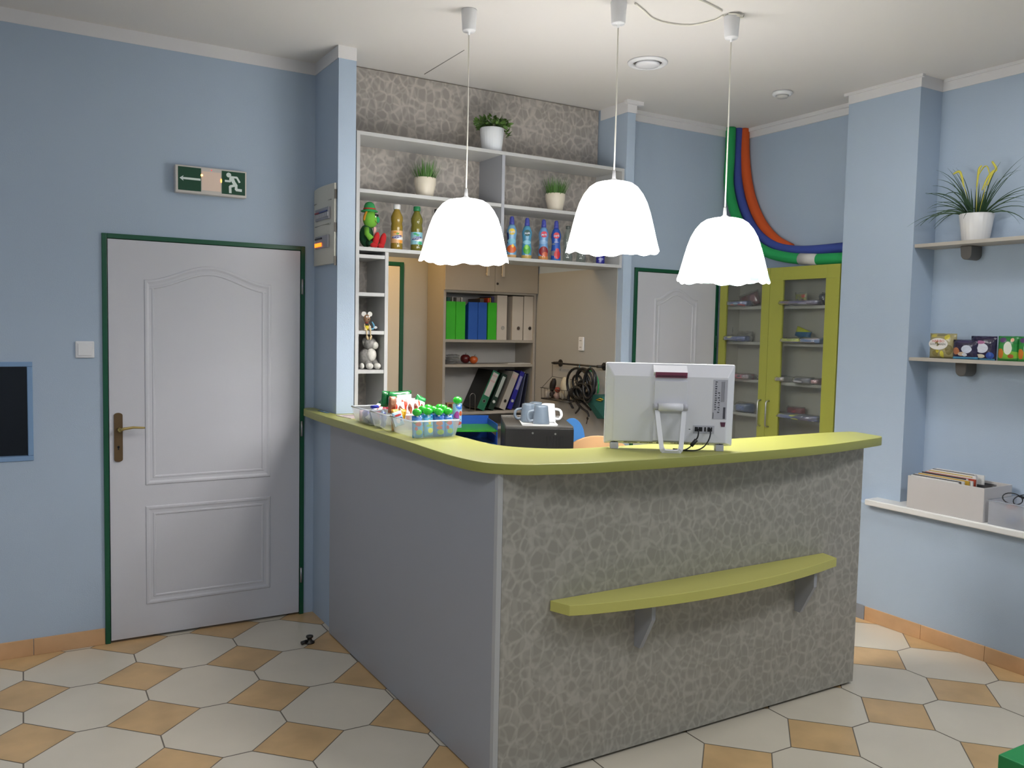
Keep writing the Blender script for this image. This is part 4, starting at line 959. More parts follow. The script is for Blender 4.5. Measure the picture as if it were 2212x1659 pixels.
kid(1174, '#c8304a', '#6c9acb', [('#c98a4c', .5, .0, 1, .13, 'b'), ('#8e2c30', .5, .27, .45, .15), ('#c9603c', .65, .18, .3, .07), ('#8fb4dc', .4, .55, .5, .06)], "red-badged pale blue children's drink with a dark red fruit print")
kid(1201, '#d0343e', '#2c55ae', [('#2f6fb8', .5, .0, 1, .07, 'b'), ('#7a7f8c', .3, .24, .4, .08), ('#c62c34', .6, .2, .3, .14), ('#d0404a', .6, .34, .18, .05), ('#6f7f9c', .25, .52, .16, .03)], "red-badged deep blue children's drink, rightmost of the four bottles", 'AQUA')
PET = clear('clear_pet', 'e9f1ee', .06, .3, 'dfe9e6', .06)
for px, lb_ in ((1226, 'clear empty plastic bottle with a dark cap, right of the blue drinks'), (1255, 'clear empty plastic bottle half hidden by the middle pendant shade')):
    p = at(px, 540, 1, 4.14); t = thing('clear_bottle', lb_, 'bottle', (p.x, 4.14, zs3), 0, 'clear bottles on the bottom shelf')
    MB().lathe([(0, .004), (.02, 0), (.027, .004), (.029, .03), (.027, .05), (.024, .08), (.028, .11), (.029, .135), (.022, .16), (.012, .18), (.011, .195)], 28, cap=False).build('bottle_body', PET, t)
    MB().lathe([(0, .193), (.0135, .193), (.0135, .210), (0, .211)], 20).build('cap', mat('cap_dark_grey', '#5c625e', .4), t)
p = at(1297, 550, 1, 4.14); t = thing('drink_can', 'small blue and silver energy drink can at the right end of the bottom shelf', 'can', (p.x, 4.14, zs3), -.5)
MB().lathe([(0, 0), (.02, 0), (.026, .008), (.0265, .012), (.0265, .112), (.022, .122), (.022, .125), (0, .122)], 32).build('can_body', spots('can_print', '#2b2a8c', [('#c2c4dc', .5, .62, .6, .18), ('#2b2a8c', .5, .9, 1, .06, 'b'), ('#8f92c4', .5, .25, .3, .06)], .25, axes='xz'), t)
MB().text('→', .02, Matrix(((1, 0, 0, 0), (0, 0, -1, -.0272), (0, 1, 0, .07), (0, 0, 0, 1))), bend=.027).box(-.009, .007, -.0276, -.0268, .0685, .0715).build('lettering', BLK, t)

# green plush figure (plain stand-in) on the bottom shelf
ex = at(801, 480, 1, 4.15).x
t = thing('green_plush_toy', 'green plush toy in a green hat and red boots, left on the bottom shelf', 'plush toy', (ex, 4.15, zs3))
PG = mat('lime_plush', '#6fae38', .95, bump=.6, bscale=300); PG2 = mat('dark_green_felt', '#1c4f30', .9); HG = mat('hat_green', '#2f8f50', .9); BR = mat('boot_red', '#b81f22', .9)
MB().ell((-.02, .01, .065), (.036, .036, .058)).build('coat', PG2, t)
hd = MB().ell((-.004, 0, .150), (.037, .035, .045), fn=lambda v: 1+.16*max(0, v[0])*max(0, -v[2])).build('head', PG, t)
MB().ell((.030, -.012, .148), (.013, .013, .017)).build('nose', mat('nose_green', '#2a9a5e', .9), hd)
MB().ell((.017, -.028, .168), (.0062, .004, .009)).build('eye', BLK, hd); MB().ell((.033, -.012, .170), (.004, .004, .007)).build('eye', BLK, hd)
MB().ell((.0145, -.0285, .1625), (.004, .003, .006)).build('eye_white', WHT, hd)
MB().tube([(.008, -.036, .141), (.016, -.036, .132), (.027, -.030, .124)], .0012, 6).build('mouth', mat('mouth_red', '#7c1f1c', .8), hd)
MB().ell((-.034, -.012, .165), (.008, .006, .028), rot=Matrix.Rotation(.3, 3, 'Y')).build('ear', mat('ear_orange', '#b87a1c', .9), hd)
h1 = MB().lathe([(0, .186), (.043, .186), (.044, .190), (.032, .196), (.029, .202), (.028, .214), (.022, .228), (.01, .236), (0, .237)], 28, c=(-.008, 0, 0)).build('hat', HG, t)
MB().lathe([(.0312, .198), (.0312, .2035)], 28, c=(-.008, 0, 0), cap=False).build('hat_band', BR, h1)
MB().tube([(-.03, -.02, .1), (-.036, -.04, .07), (-.016, -.052, .045)], [.013, .013, .016], 10).build('arm', PG, t)
MB().box(.004, .016, -.034, -.028, .075, .108).build('striped_shirt', mat('shirt_pink', '#d9a8a0', .9), t)
for k, (bx, by) in enumerate(((.0, -.045), (.042, -.03))):
    MB().tube([(-.015, by+.03, .03), (bx-.012, by+.005, .022), (bx, by, .018)], [.018, .015, .013], 10).build('leg', PG2, t)
    MB().ell((bx+.010, by-.002, .042), (.017, .015, .042), rot=Matrix.Rotation(.25, 3, 'Y')).ell((bx, by, .016), (.021, .016, .016)).build('boot', BR, t)

# ------------------------------------------------------------------ toys in the narrow tower
zt1 = ztow[2]; p = at(789, 700, 1, 4.10)
t = thing('wooden_mouse', 'jointed wooden mouse with round white ears and a yellow jumper in the tower', 'toy', (p.x+.002, 4.085, zt1))
WD = mat('beech_wood', '#c9b38c', .5); BRW = mat('brown_wood', '#8a6a50', .5)
MB().cyl((0, 0, .004), (0, 0, .026), .011, 16).build('yellow_jumper', mat('jumper_yellow', '#c9b526', .6), t)
MB().cyl((0, 0, .026), (0, 0, .038), .0105, 16).build('dark_collar', mat('jumper_dark', '#2a2c2a', .6), t)
MB().cyl((0, 0, .038), (0, 0, .043), .0075, 16).build('red_scarf', mat('scarf_red', '#b5252a', .6), t)
hd = MB().ell((0, -.002, .061), (.017, .018, .021)).build('head', BRW, t)
MB().ell((.002, -.020, .057), .003).build('nose', BLK, hd)
for s_ in (-1, 1):
    MB().cyl((s_*.016+.001, 0, .084), (s_*.016+.001, .003, .084), .0125, 24).build('ear', mat('ear_white', '#cfccc6', .6), hd)
    MB().ell((s_*.006, -.0165, .070), (.004, .002, .0045)).build('eye', WHT, hd)
    MB().tube([(s_*.010, 0, .034), (s_*.015, -.006, .02), (s_*.011, -.012, .008)], .0032, 8).ell((s_*.013, -.014, .007), .0075).build('arm', WD, t)
    MB().tube([(s_*.008, -.012, .004), (s_*.010, -.027, .002), (s_*.010, -.030, -.026)], .0032, 8).ell((s_*.009, -.033, -.034), (.006, .009, .012), rot=Matrix.Rotation(.3*s_, 3, 'Y')).build('leg', WD, t)
p = at(808, 705, 1, 4.12); t = thing('toy_scooter', 'small light blue toy motor scooter behind the wooden mouse', 'toy', (p.x, 4.14, zt1))
LB = mat('scooter_blue', '#6fb4d8', .3)
MB().tube([(-.004, 0, .046), (.006, 0, .030), (.010, 0, .016), (.002, 0, .009), (-.014, 0, .008)], [.003, .005, .005, .005, .006], 8).build('frame', LB, t)
MB().ell((-.022, 0, .018), (.014, .008, .012)).build('rear_body', mat('scooter_white', '#d8dadc', .4), t); MB().cyl((-.012, -.01, .046), (-.002, .012, .047), .0018, 6).build('handlebar', DKSTEEL, t)
MB().cyl((.016, -.004, .009), (.016, .004, .009), .009, 18).build('wheel', BLACKPL, t); MB().cyl((-.024, -.004, .008), (-.024, .004, .008), .008, 18).build('wheel', BLACKPL, t)
MB().ell((.015, 0, .016), (.011, .007, .008)).build('mudguard', WHT, t)
zt2 = ztow[3]; p = at(799, 780, 1, 4.14)
t = thing('grey_plush_dog', 'fluffy grey and white plush dog sitting in the shelf tower', 'plush toy', (p.x-.004, 4.15, zt2+.001))
FUR = mat('grey_fur', '#858380', .95, bump=1, bscale=120, vary=.2, vscale=50); FW = mat('white_fur', '#d0cdc6', .95, bump=1, bscale=120)
body = [(0, .01, .045), (0, .012, .085)]
MB().ell((-.006, .012, .055), (.040, .040, .056), fn=lambda v: 1+.03*math.sin(14*v[0]+9*v[2])).build('body', FUR, t)
MB().ell((.008, -.02, .073), (.026, .022, .034)).build('chest', FW, t)
hd = MB().ell((.004, -.004, .132), (.036, .034, .034), fn=lambda v: 1+.03*math.sin(12*v[1]+9*v[2])).build('head', FUR, t)
MB().ell((.024, -.028, .122), (.018, .017, .02)).build('muzzle', FW, hd)
MB().ell((-.026, -.006, .142), (.012, .010, .02)).build('ear', FUR, hd)
for s_, bx in ((0, -.012), (1, .030)):
    MB().tube([(bx*.9, .0, .045), (bx, -.022, .026), (bx+.002, -.034, .017)], [.018, .016, .015], 10).build('leg', FUR, t)
    MB().ell((bx+.002, -.042, .0165), (.0185, .024, .0165)).build('paw', FW, t)
MB().ell((-.047, -.030, .016), (.011, .018, .016)).build('paw', FW, t)

# ------------------------------------------------------------------ computer on the counter
base = Vector((2.141, 2.431, 1.11)); rz = -math.atan2(.218, .334)
t = thing('desktop_computer', 'white all-in-one computer seen from behind on the lime counter', 'computer', tuple(base), rz)
WPC = mat('white_computer_shell', '#e3e3e8', .35, bump=.05, bscale=900); GPC = mat('silver_plastic', '#bcbcc4', .35)
Wd, Hh = .478, .305; z0_ = .018; tl = Matrix.Translation((0, 0, z0_)) @ Matrix.Rotation(.05, 4, 'X')
hw = Wd/2
def octo(mb, y, ix, ib, it): return [(-hw+ix, y, ib), (hw-ix, y, ib), (hw-ix, y, Hh-it), (-hw+ix, y, Hh-it)]
mb = MB(); mb.M = tl; mb.box(-hw, hw, -.008, .008, 0, Hh); mb.build('screen_bezel', WPC, t, bevel=.006, seg=3)
mb = MB(); mb.M = tl
a = octo(mb, -.007, .004, .003, .004); b = octo(mb, -.034, .030, .014, .046); mb.add(a+b, [(0, 1, 5, 4), (1, 2, 6, 5), (2, 3, 7, 6), (3, 0, 4, 7), (4, 5, 6, 7)])
sh = mb.build('back_shell', WPC, t, bevel=.004, seg=3)
mb = MB(); mb.M = tl; mb.box(-.060, .060, -.041, -.030, .020, Hh-.062); mb.build('centre_panel', mat('ribbed_white_plastic', '#dfdfe4', .45), sh, bevel=.001)
mb = MB(); mb.M = tl; mb.add([(-.064, -.030, Hh-.046), (.060, -.030, Hh-.046), (.060, -.008, Hh-.004), (-.064, -.008, Hh-.004), (-.064, -.040, Hh-.03), (.060, -.040, Hh-.03), (.060, -.012, Hh-.006), (-.064, -.012, Hh-.006)], [(4, 5, 6, 7), (0, 1, 5, 4), (1, 2, 6, 5), (0, 3, 7, 4)]); mb.build('top_bridge', WPC, sh, bevel=.002)
mb = MB(); mb.M = tl; mb.box(-.058, .058, -.0425, -.030, Hh-.049, Hh-.029); mb.build('vent_recess', mat('dark_pink_vent', '#7c3a52', .45), sh)
mb = MB(); mb.M = tl
for i in range(20): x_ = -.050+.1*i/19; mb.box(x_-.0012, x_+.0012, -.0432, -.0425, Hh-.047, Hh-.040)
mb.build('vent_slots', BLACKPL, sh)
mb = MB(); mb.M = tl
for x0q, n in ((-.165, 10), (-.105, 6), (-.072, 3), (-.044, 3), (.010, 8), (.060, 5), (.100, 10)):
    for i in range(n): mb.box(x0q+.0052*i, x0q+.0052*i+.0026, -.0265, -.0200, .0075, .0135)
mb.build('vent_slots', BLACKPL, sh)
mb = MB(); mb.M = tl; mb.box(.156, .208, -.0349, -.0340, .105, .252); lb_ = mb.build('spec_label', mat('label_silver', '#b9b9c2', .4), sh)
mb = MB(); mb.M = tl
rn = random.Random(2)
for i in range(13): z = .247-.0085*i; x_ = .163; mb.box(x_, x_+rn.uniform(.004, .008), -.0356, -.035, z-.005, z-.0005*rn.uniform(1, 4))
for i in range(9): z = .205-.009*i; mb.box(.174+.004*(i % 2), .181, -.0356, -.035, z-.004, z)
mb.box(.195, .203, -.0356, -.035, .107, .150).box(.158, .160, -.0356, -.035, .107, .130)
for i in range(4): mb.box(.186+.0035*i, .1868+.0035*i, -.0356, -.035, .170, .245)
mb.build('label_print', mat('print_grey', '#4a4a52', .5), lb_)
mb = MB(); mb.M = tl
mb.add([(.186, -.0352, .094), (.206, -.0352, .094), (.204, -.0352, .077), (.190, -.0352, .077)], [(0, 1, 2, 3)]); mb.build('small_badge', mat('plum_badge', '#5c3347', .4), sh)
mb = MB(); mb.M = tl; mb.box(.088, .166, -.0352, -.034, .050, .080); pt_ = mb.build('port_recess', GPC, sh)
mb = MB(); mb.M = tl
for a_, b_ in ((.094, .106), (.108, .122), (.129, .135), (.141, .150), (.153, .158)): mb.box(a_, b_, -.0358, -.0352, .058, .074)
mb.box(.072, .078, -.0350, -.034, .064, .066); mb.build('ports', BLACKPL, pt_)
for x_ in (-.200, .190):
    mb = MB(); mb.M = tl; mb.cyl((x_+.0, -.0285, .012), (x_, -.0295, .012), .003, 10); mb.build('screw', DKSTEEL, sh)
    mb = MB(); mb.box(x_-.015, x_+.015, -.03, .01, 0, .024); mb.build('foot', GPC, t, bevel=.002)
mb = MB(); mb.M = tl; hzz = .148
mb.cyl((-.046, -.052, hzz), (.044, -.052, hzz), .015, 24); hg = mb.build('hinge_bar', WPC, t)
for s_ in (-.055, .053): mb = MB(); mb.M = tl; mb.cyl((s_-.009, -.05, hzz), (s_+.009, -.05, hzz), .012, 20); mb.box(s_-.007, s_+.007, -.05, -.034, hzz-.010, hzz+.010); mb.build('hinge_cap', GPC, hg)
A_pts = [(-.052, -.052, hzz+.012), (-.049, -.058, hzz), (-.036, -.100, .028), (-.030, -.108, .010), (-.020, -.110, .0045), (.020, -.110, .0045), (.030, -.108, .010), (.036, -.100, .028), (.049, -.058, hzz), (.052, -.052, hzz+.012)]
Qs = smooth_pts(A_pts, 4); mb = MB(); vs = []; fs = []
for i, q in enumerate(Qs):
    d = (Qs[min(i+1, len(Qs)-1)]-Qs[max(i-1, 0)]).normalized(); nin = d.cross(Vector((0, .93, .37))).normalized(); tk = Vector((0, .93, .37)).normalized()*.0045; wI = nin*.0085
    vs += [q-wI-tk, q+wI-tk, q+wI+tk, q-wI+tk]
for i in range(len(Qs)-1):
    for k in range(4): fs.append((4*i+k, 4*i+(k+1) % 4, 4*i+4+(k+1) % 4, 4*i+4+k))
fs += [(0, 1, 2, 3), tuple(4*(len(Qs)-1)+k for k in range(4))]
mb.add(vs, fs); mb.build('stand_leg', WPC, t, label='white loop-shaped stand')
mb = MB()
mb.tube(smooth_pts([(.104, -.044, .082), (.105, -.058, .075), (.102, -.060, .055), (.092, -.058, .040), (.075, -.062, .018), (.050, -.055, .004), (.02, -.02, .004)], 5), .0026, 8)
mb.build('cable', BLACKPL, t)
mb = MB().tube([(.098, -.059, .045), (.079, -.061, .022)], .0075, 8); mb.build('cable_choke', BLACKPL, t)
MB().cyl((.100, -.035, .082), (.100, -.050, .082), .006, 10).build('cable_plug', BLACKPL, t)
mb = MB(); mb.tube(smooth_pts([(.147, -.044, .082), (.149, -.058, .070), (.142, -.062, .045), (.125, -.062, .020), (.100, -.058, .006), (.07, -.050, .003), (.03, -.02, .003)], 5), .0026, 8).cyl((.146, -.035, .082), (.146, -.050, .082), .006, 10)
mb.build('cable', BLACKPL, t)

# ------------------------------------------------------------------ snack crates on the counter
CT = 1.1105
def crate(y0, y1, label):
    t = thing('snack_crate', label, 'crate', (1.47, (y0+y1)/2, CT), 0, 'milky plastic crates of snacks on the counter')
    hy = (y1-y0)/2; b = (.088, hy-.012); tp = (.105, hy-.002); h = .070; vs = []
    mb = MB(); v = [(-b[0], -b[1], 0), (b[0], -b[1], 0), (b[0], b[1], 0), (-b[0], b[1], 0), (-tp[0], -tp[1], h), (tp[0], -tp[1], h), (tp[0], tp[1], h), (-tp[0], tp[1], h)]
    mb.add(v, [(0, 1, 2, 3), (0, 1, 5, 4), (1, 2, 6, 5), (2, 3, 7, 6), (3, 0, 4, 7)]); mb.build('crate_body', MILKY, t, bevel=.01, seg=3)
    mb = MB().tube([(-tp[0], -tp[1]+.01, h), (-tp[0]+.01, -tp[1], h), (tp[0]-.01, -tp[1], h), (tp[0], -tp[1]+.01, h), (tp[0], tp[1]-.01, h), (tp[0]-.01, tp[1], h), (-tp[0]+.01, tp[1], h), (-tp[0], tp[1]-.01, h)], .0032, 8, closed=True)
    mb.build('crate_rim', clear('milky_rim', 'ffffff', .75, .2, 'f4f8ff', .2), t)
    return t
crate(3.022, 3.262, 'front milky crate holding the green-capped fruit pouches')
crate(3.268, 3.486, 'middle milky crate holding red and orange snack bars')
crate(3.492, 3.715, 'rear milky crate holding boxes and a round green-ended packet')
def pouch(x, y, rzz, base_, sp_, label, h=.105, lean=0, zoff=.002):
    t = thing('fruit_pouch', label, 'fruit pouch', (x, y, CT+zoff), 0, 'green-capped fruit pouches in the front crate', rot=(lean, 0, rzz))
    MB().pillow(.046, h-.018, .020, n=8, wr=.001, seed=int(x*1000)).build('pouch', spots('pouch_print_%d' % int(x*1e4+y*10), base_, sp_, .25, wr=60), t)
    MB().cyl((0, 0, h-.024), (0, 0, h-.012), .006, 10).build('spout', WHT, t)
    MB().ell((0, 0, h-.004), (.0195, .0195, .0155), n=20, m=12).build('ball_cap', mat('bright_green_cap', '#2fc832', .2, coat=.5), t)
    return t
RB = [('#c0504a', .5, .62, .3, .1), ('#8fbf5c', .55, .25, .3, .12), ('#2f6fc0', .5, .95, .6, .16, 'b'), ('#3f7a4c', .2, .72, .15, .08), ('#a8384a', .3, .42, .14, .09)]
RY = [('#e0d03c', .5, .66, .14, .12), ('#dce04c', .55, .28, .26, .12), ('#2d8fd0', .5, .95, .6, .1, 'b'), ('#7fc05c', .45, .5, .3, .06)]
RR = [('#d0643c', .5, .62, .3, .11), ('#8fbf4c', .6, .22, .3, .12), ('#c8544c', .5, .42, .26, .08), ('#2060b8', .5, .93, .6, .12, 'b')]
for i, (px, y, z, nm) in enumerate(((903, 3.056, .0, 'leftmost in the front row'), (927, 3.062, .002, 'second in the front row'), (949, 3.056, .0, 'third in the front row'), (970, 3.060, .0, 'fourth in the front row'), (914, 3.112, .004, 'between the first two of the front row'), (936, 3.112, .002, 'behind the middle of the front row'), (958, 3.115, .006, 'behind the last two of the front row'), (925, 3.165, .004, 'in the third row, left'), (950, 3.165, .004, 'in the third row, right'))):
    q = at(px, 905, 1, y); pouch(q.x, y, .0+.22*math.sin(i*2.3), ('#4aa0d8', '#5cb4e0', '#2f7cc8')[i % 3], (RB, RY, RR)[i % 3], 'blue fruit pouch with a round green cap, '+nm, lean=-.10 if i < 4 else -.05, zoff=z+.0015)
pouch(at(988, 880, 1, 3.10).x, 3.10, .2, '#9cc4e0', [('#a8449c', .3, .5, .25, .2), ('#2f6fc8', .6, .88, .4, .12), ('#d0643c', .7, .6, .15, .1), ('#c0544a', .5, .2, .4, .08)], 'fruit pouch standing taller than the rest at the right end of the front crate', h=.118, zoff=.028)
def bar(name, x, y, z, w_, h, d, m, label, rot, grp='snack bars in the crates', cat='snack bar', crimp=.12, seed=1, txt=None, tm=None, ts=.02):
    t = thing(name, label, cat, (x, y, CT+z), 0, grp, rot=rot)
    MB().pillow(w_, h, d, n=9, wr=.002, crimp=crimp, seed=seed).build('wrapper', m, t)
    if txt: MB().text(txt, ts, Matrix(((0, 1, 0, 0), (0, 0, -1, -d*.5-.003), (-1, 0, 0, h*.5), (0, 0, 0, 1))) if h > w_ else Matrix(((1, 0, 0, 0), (0, 0, -1, -d*.5-.003), (0, 1, 0, h*.5), (0, 0, 0, 1)))).build('lettering', tm, t)
    return t
KB = spots('kinder_like_print', '#e2d6d8', [('#d8401c', .12, .5, .22, .6), ('#d8401c', .3, .85, .12, .2), ('#7a3a24', .6, .62, .14, .2), ('#9c4a2c', .72, .5, .1, .2), ('#e0542c', .4, .1, .3, .14)], .25, wr=60)
for i, (x, y, z, r_) in enumerate(((1.435, 3.31, .035, -.1), (1.475, 3.33, .042, .12), (1.515, 3.34, .040, -.05), (1.548, 3.37, .036, .2))):
    bar('milk_bar', x, y, z, .060, .085, .018, KB, ('red and white snack bar standing leftmost in the middle crate', 'red and white snack bar second from the left in the middle crate', 'red and white snack bar third from the left in the middle crate', 'red and white snack bar at the right of the middle crate')[i], (-.15, r_, .1*i), seed=60+i)
OR = spots('yellow_wrap', '#d79c1c', [('#f0c04c', .3, .7, .2, .12), ('#b87a10', .7, .4, .15, .2)], .15, wr=50)
bar('toffee_bar', 1.402, 3.285, .003, .032, .090, .022, mat('orange_card', '#d59a3c', .5), 'plain orange bar in the middle crate, nearest the counter edge', (-.05, 0, .0), crimp=0, seed=71)
bar('toffee_bar', 1.412, 3.25, .040, .034, .058, .02, OR, 'twisted shiny yellow wrapper between the front and middle crates', (0, .2, .3), seed=72)
bar('sausage_roll', 1.398, 3.315, .075, .034, .070, .026, spots('meat_print', '#a8684c', [('#8c3428', .6, .22, .3, .2), ('#c08a6c', .4, .7, .3, .2)], .35), 'brown oval snack stick in the middle crate', (0, .08, 0), crimp=0, seed=73)
bar('kids_bar', 1.402, 3.235, .030, .045, .060, .016, spots('light_blue_print', '#a8c8dc', [('#c03434', .5, .75, .4, .08), ('#2f4fa0', .7, .45, .2, .12), ('#e8e0d8', .4, .4, .2, .2)], .3), 'pale blue and red bar leaning at the left of the front crate', (-.1, -.25, .1), seed=74)
bar('cereal_bar', 1.48, 3.40, .060, .12, .070, .03, spots('silver_print', '#b9c0cc', [('#e6e8ee', .6, .7, .3, .2), ('#8c94a4', .2, .4, .15, .3), ('#3a3f55', .12, .4, .04, .2)], .2, wr=40), 'silver-white packet standing at the back of the middle crate', (-.1, .05, -.1), seed=75)
bar('cereal_bar', 1.50, 3.455, .080, .11, .075, .03, spots('green_silver', '#c9ced2', [('#1d6b35', .5, .93, .6, .14, 'b'), ('#2a8a48', .15, .7, .16, .3)], .2, wr=40), 'green-topped silver packet, highest at the back of the crates', (-.05, -.05, 0), seed=76)
bar('cereal_bar', 1.435, 3.48, .085, .042, .070, .026, mat('green_foil', '#176b34', .2, coat=.5, bump=1, bscale=40), 'dark green twisted foil end sticking up behind the silver packet', (0, .1, .2), seed=77)
bar('cereal_bar', 1.55, 3.40, .085, .050, .055, .022, mat('green_foil_light', '#2c9a4c', .2, coat=.5, bump=1, bscale=40), 'bright green foil packet sticking up right of the silver packet', (0, .5, 0), seed=78)
bar('biscuit_box', 1.405, 3.42, .003, .062, .072, .028, spots('blue_white_box', '#8fa3c4', [('#d8dce8', .4, .35, .3, .2), ('#2a3160', .8, .5, .12, .3), ('#3a4680', .2, .82, .2, .1)], .35), 'blue and white boxed biscuits in the middle crate', (-.03, 0, 1.2), crimp=0, seed=79, cat='biscuit box')
bar('biscuit_box', 1.405, 3.53, .003, .070, .070, .03, spots('grey_blue_box', '#9aa0b8', [('#34407c', .5, .85, .4, .1, 'b'), ('#c4c6d4', .5, .4, .3, .2)], .35), 'grey-blue packet in the rear crate, beside the counter edge', (-.03, 0, 1.3), crimp=0, seed=80, cat='biscuit box')
bar('biscuit_box', 1.405, 3.62, .003, .060, .056, .03, mat('violet_packet', '#6c6c9c', .5), 'violet packet at the left of the rear crate', (-.03, 0, 1.4), crimp=0, seed=81, cat='biscuit box')
bar('biscuit_box', 1.42, 3.68, .003, .06, .05, .025, spots('pink_packet', '#c7a4a8', [('#e6d8d8', .5, .6, .3, .2)], .4), 'dusty pink packet in the far end of the rear crate', (0, 0, .3), crimp=0, seed=84, cat='biscuit box')
bar('bottle_lid', 1.42, 3.56, .072, .04, .014, .03, mat('royal_blue_lid', '#2733a8', .4), 'small royal blue lid on the rear crate', (0, 0, .5), crimp=0, seed=85, cat='lid')
t = thing('crisp_tube', 'white and green printed tube leaning out of the rear crate', 'snack tube', (1.43, 3.60, CT+.03), rot=(.0, .82, .1))
MB().lathe([(0, -.03), (.027, -.03), (.028, -.02), (.028, .095), (0, .095)], 28).build('tube', mat('tube_white', '#dcdcd8', .35), t)
MB().lathe([(.0284, .06), (.029, .095), (.026, .115), (.012, .12), (0, .121)], 28, cap=False).build('green_end', mat('deep_green_foil', '#12482a', .25), t)
mb = MB(); mb.M = Matrix(((0, 0, 1, 0), (0, 1, 0, 0), (-1, 0, 0, 0), (0, 0, 0, 1)))
n = 20; vs = []
for i in range(n): a = 2*PI*i/n; u, v_ = .024*math.cos(a), .035*math.sin(a); q = u/.0287; vs.append((-.0290*math.sin(q), -.0290*math.cos(q), .042+v_))
vs.append((0, -.0296, .042)); MB().add(vs, [(i, (i+1) % n, n) for i in range(n)], True).build('red_oval', mat('badge_crimson', '#b3243c', .4), t)
MB().text('7DAYS', .014, Matrix(((0, 1, 0, 0), (0, 0, -1, -.0302), (-1, 0, 0, .042), (0, 0, 0, 1)))).build('lettering', WHT, t)
MB().text('Doub', .015, Matrix(((0, 1, 0, .012), (0, 0, -1, -.0275), (-1, 0, 0, -.006), (0, 0, 0, 1)))).build('lettering', BLK, t)

# leaflets
for k, (pxs, c, lb_, cc) in enumerate(((((716, 896), (788, 889), (800, 902), (735, 905)), '#d8c4bc', 'pinkish printed leaflet lying on the counter behind the crates', '#8a5f64'), (((700, 884), (722, 882), (740, 889), (712, 890)), '#4f7698', 'blue leaflet at the far left end of the counter', '#7da4c0'))):
    c4 = [at(a, b, 2, 1.111) for a, b in pxs]; c4 = [Vector((max(q.x, 1.36), min(q.y, 4.04 if k == 0 else 4.3), 1.111)) for q in c4]
    ctr = sum(c4, Vector())/4; ctr = Vector((1.45, 3.90, 1.1105)) if k == 0 else Vector((1.388, 4.17, 1.1105))
    wq, hq = (.11, .16) if k == 0 else (.022, .12)
    o = MB().box(-wq/2, wq/2, -hq/2, hq/2, 0, .002).build('leaflet', spots('leaflet_print_%d' % k, c, [(cc, .5, .3, .4, .06, 'b'), (cc, .4, .7, .3, .1, 'b'), ('#e8e0c0', .7, .5, .2, .08, 'b')], .5, axes='xy'), None)
    o.location = ctr; o.rotation_euler = (0, 0, .12 if k == 0 else 0); tag(o, lb_, 'leaflet')
#%%PART3%%
# ------------------------------------------------------------------ cabinet in the inner room
IX0, IX1, IY0, IY1 = 2.458, 3.168, 4.99, 5.235
IG = mat('inner_cabinet_laminate', '#a49d92', .5, bump=.1, bscale=400); IGB = mat('inner_cabinet_back', '#b5b2ad', .6)
Z1, Z2, Z3 = at(1060, 734, 1, IY0).z, at(1060, 787, 1, IY0).z, at(1060, 888, 1, IY0).z
zdoor = at(1060, 629, 1, IY0).z
t = thing('office_cabinet', 'tall grey office cabinet with open shelves in the room behind', 'cabinet', ((IX0+IX1)/2, (IY0+IY1)/2, 0))
MB().box(IX0, IX0+.018, IY0, IY1, 0, 2.35).build('side_panel', IG, t, world=True); MB().box(IX1-.018, IX1, IY0, IY1, 0, 2.35).build('side_panel', IG, t, world=True)
MB().box(IX0+.018, IX1-.018, IY1-.008, IY1, 0, 2.35).build('back_panel', IGB, t, world=True)
for z in (zdoor, Z1, Z2, Z3, .885, .45, .08, 2.35): MB().box(IX0+.018, IX1-.018, IY0+.002, IY1-.009, z-.018, z).build('shelf', IG, t, world=True)
xm = at(1066.5, 600, 1, IY0).x
for k, (a, b) in enumerate(((IX0, xm-.001), (xm+.001, IX1))):
    d = MB().box(a, b, IY0-.019, IY0-.001, zdoor-.004, 2.348).build('upper_door', mat('beige_laminate', '#a69c8e', .5, bump=.15, bscale=300), t, world=True, bevel=.001)
    hx = at(1053 if k == 0 else 1086, 590, 1, IY0-.03).x; h0 = at(1053, 596, 1, IY0-.03).z; MB().box(hx-.008, hx+.008, IY0-.045, IY0-.033, h0, h0+.13).box(hx-.005, hx+.005, IY0-.034, IY0-.019, h0+.01, h0+.02).box(hx-.005, hx+.005, IY0-.034, IY0-.019, h0+.11, h0+.12).build('handle', mat('pale_handle', '#c9c0b2', .4), d, world=True)
    if k == 1: lx = at(1075, 613, 1, IY0-.02); MB().cyl((lx.x, IY0-.019, lx.z), (lx.x, IY0-.022, lx.z), .008, 16).build('lock', DKSTEEL, d, world=True)
YF = IY0+.012
def px_x(p, y=YF): return at(p, 700, 1, y).x
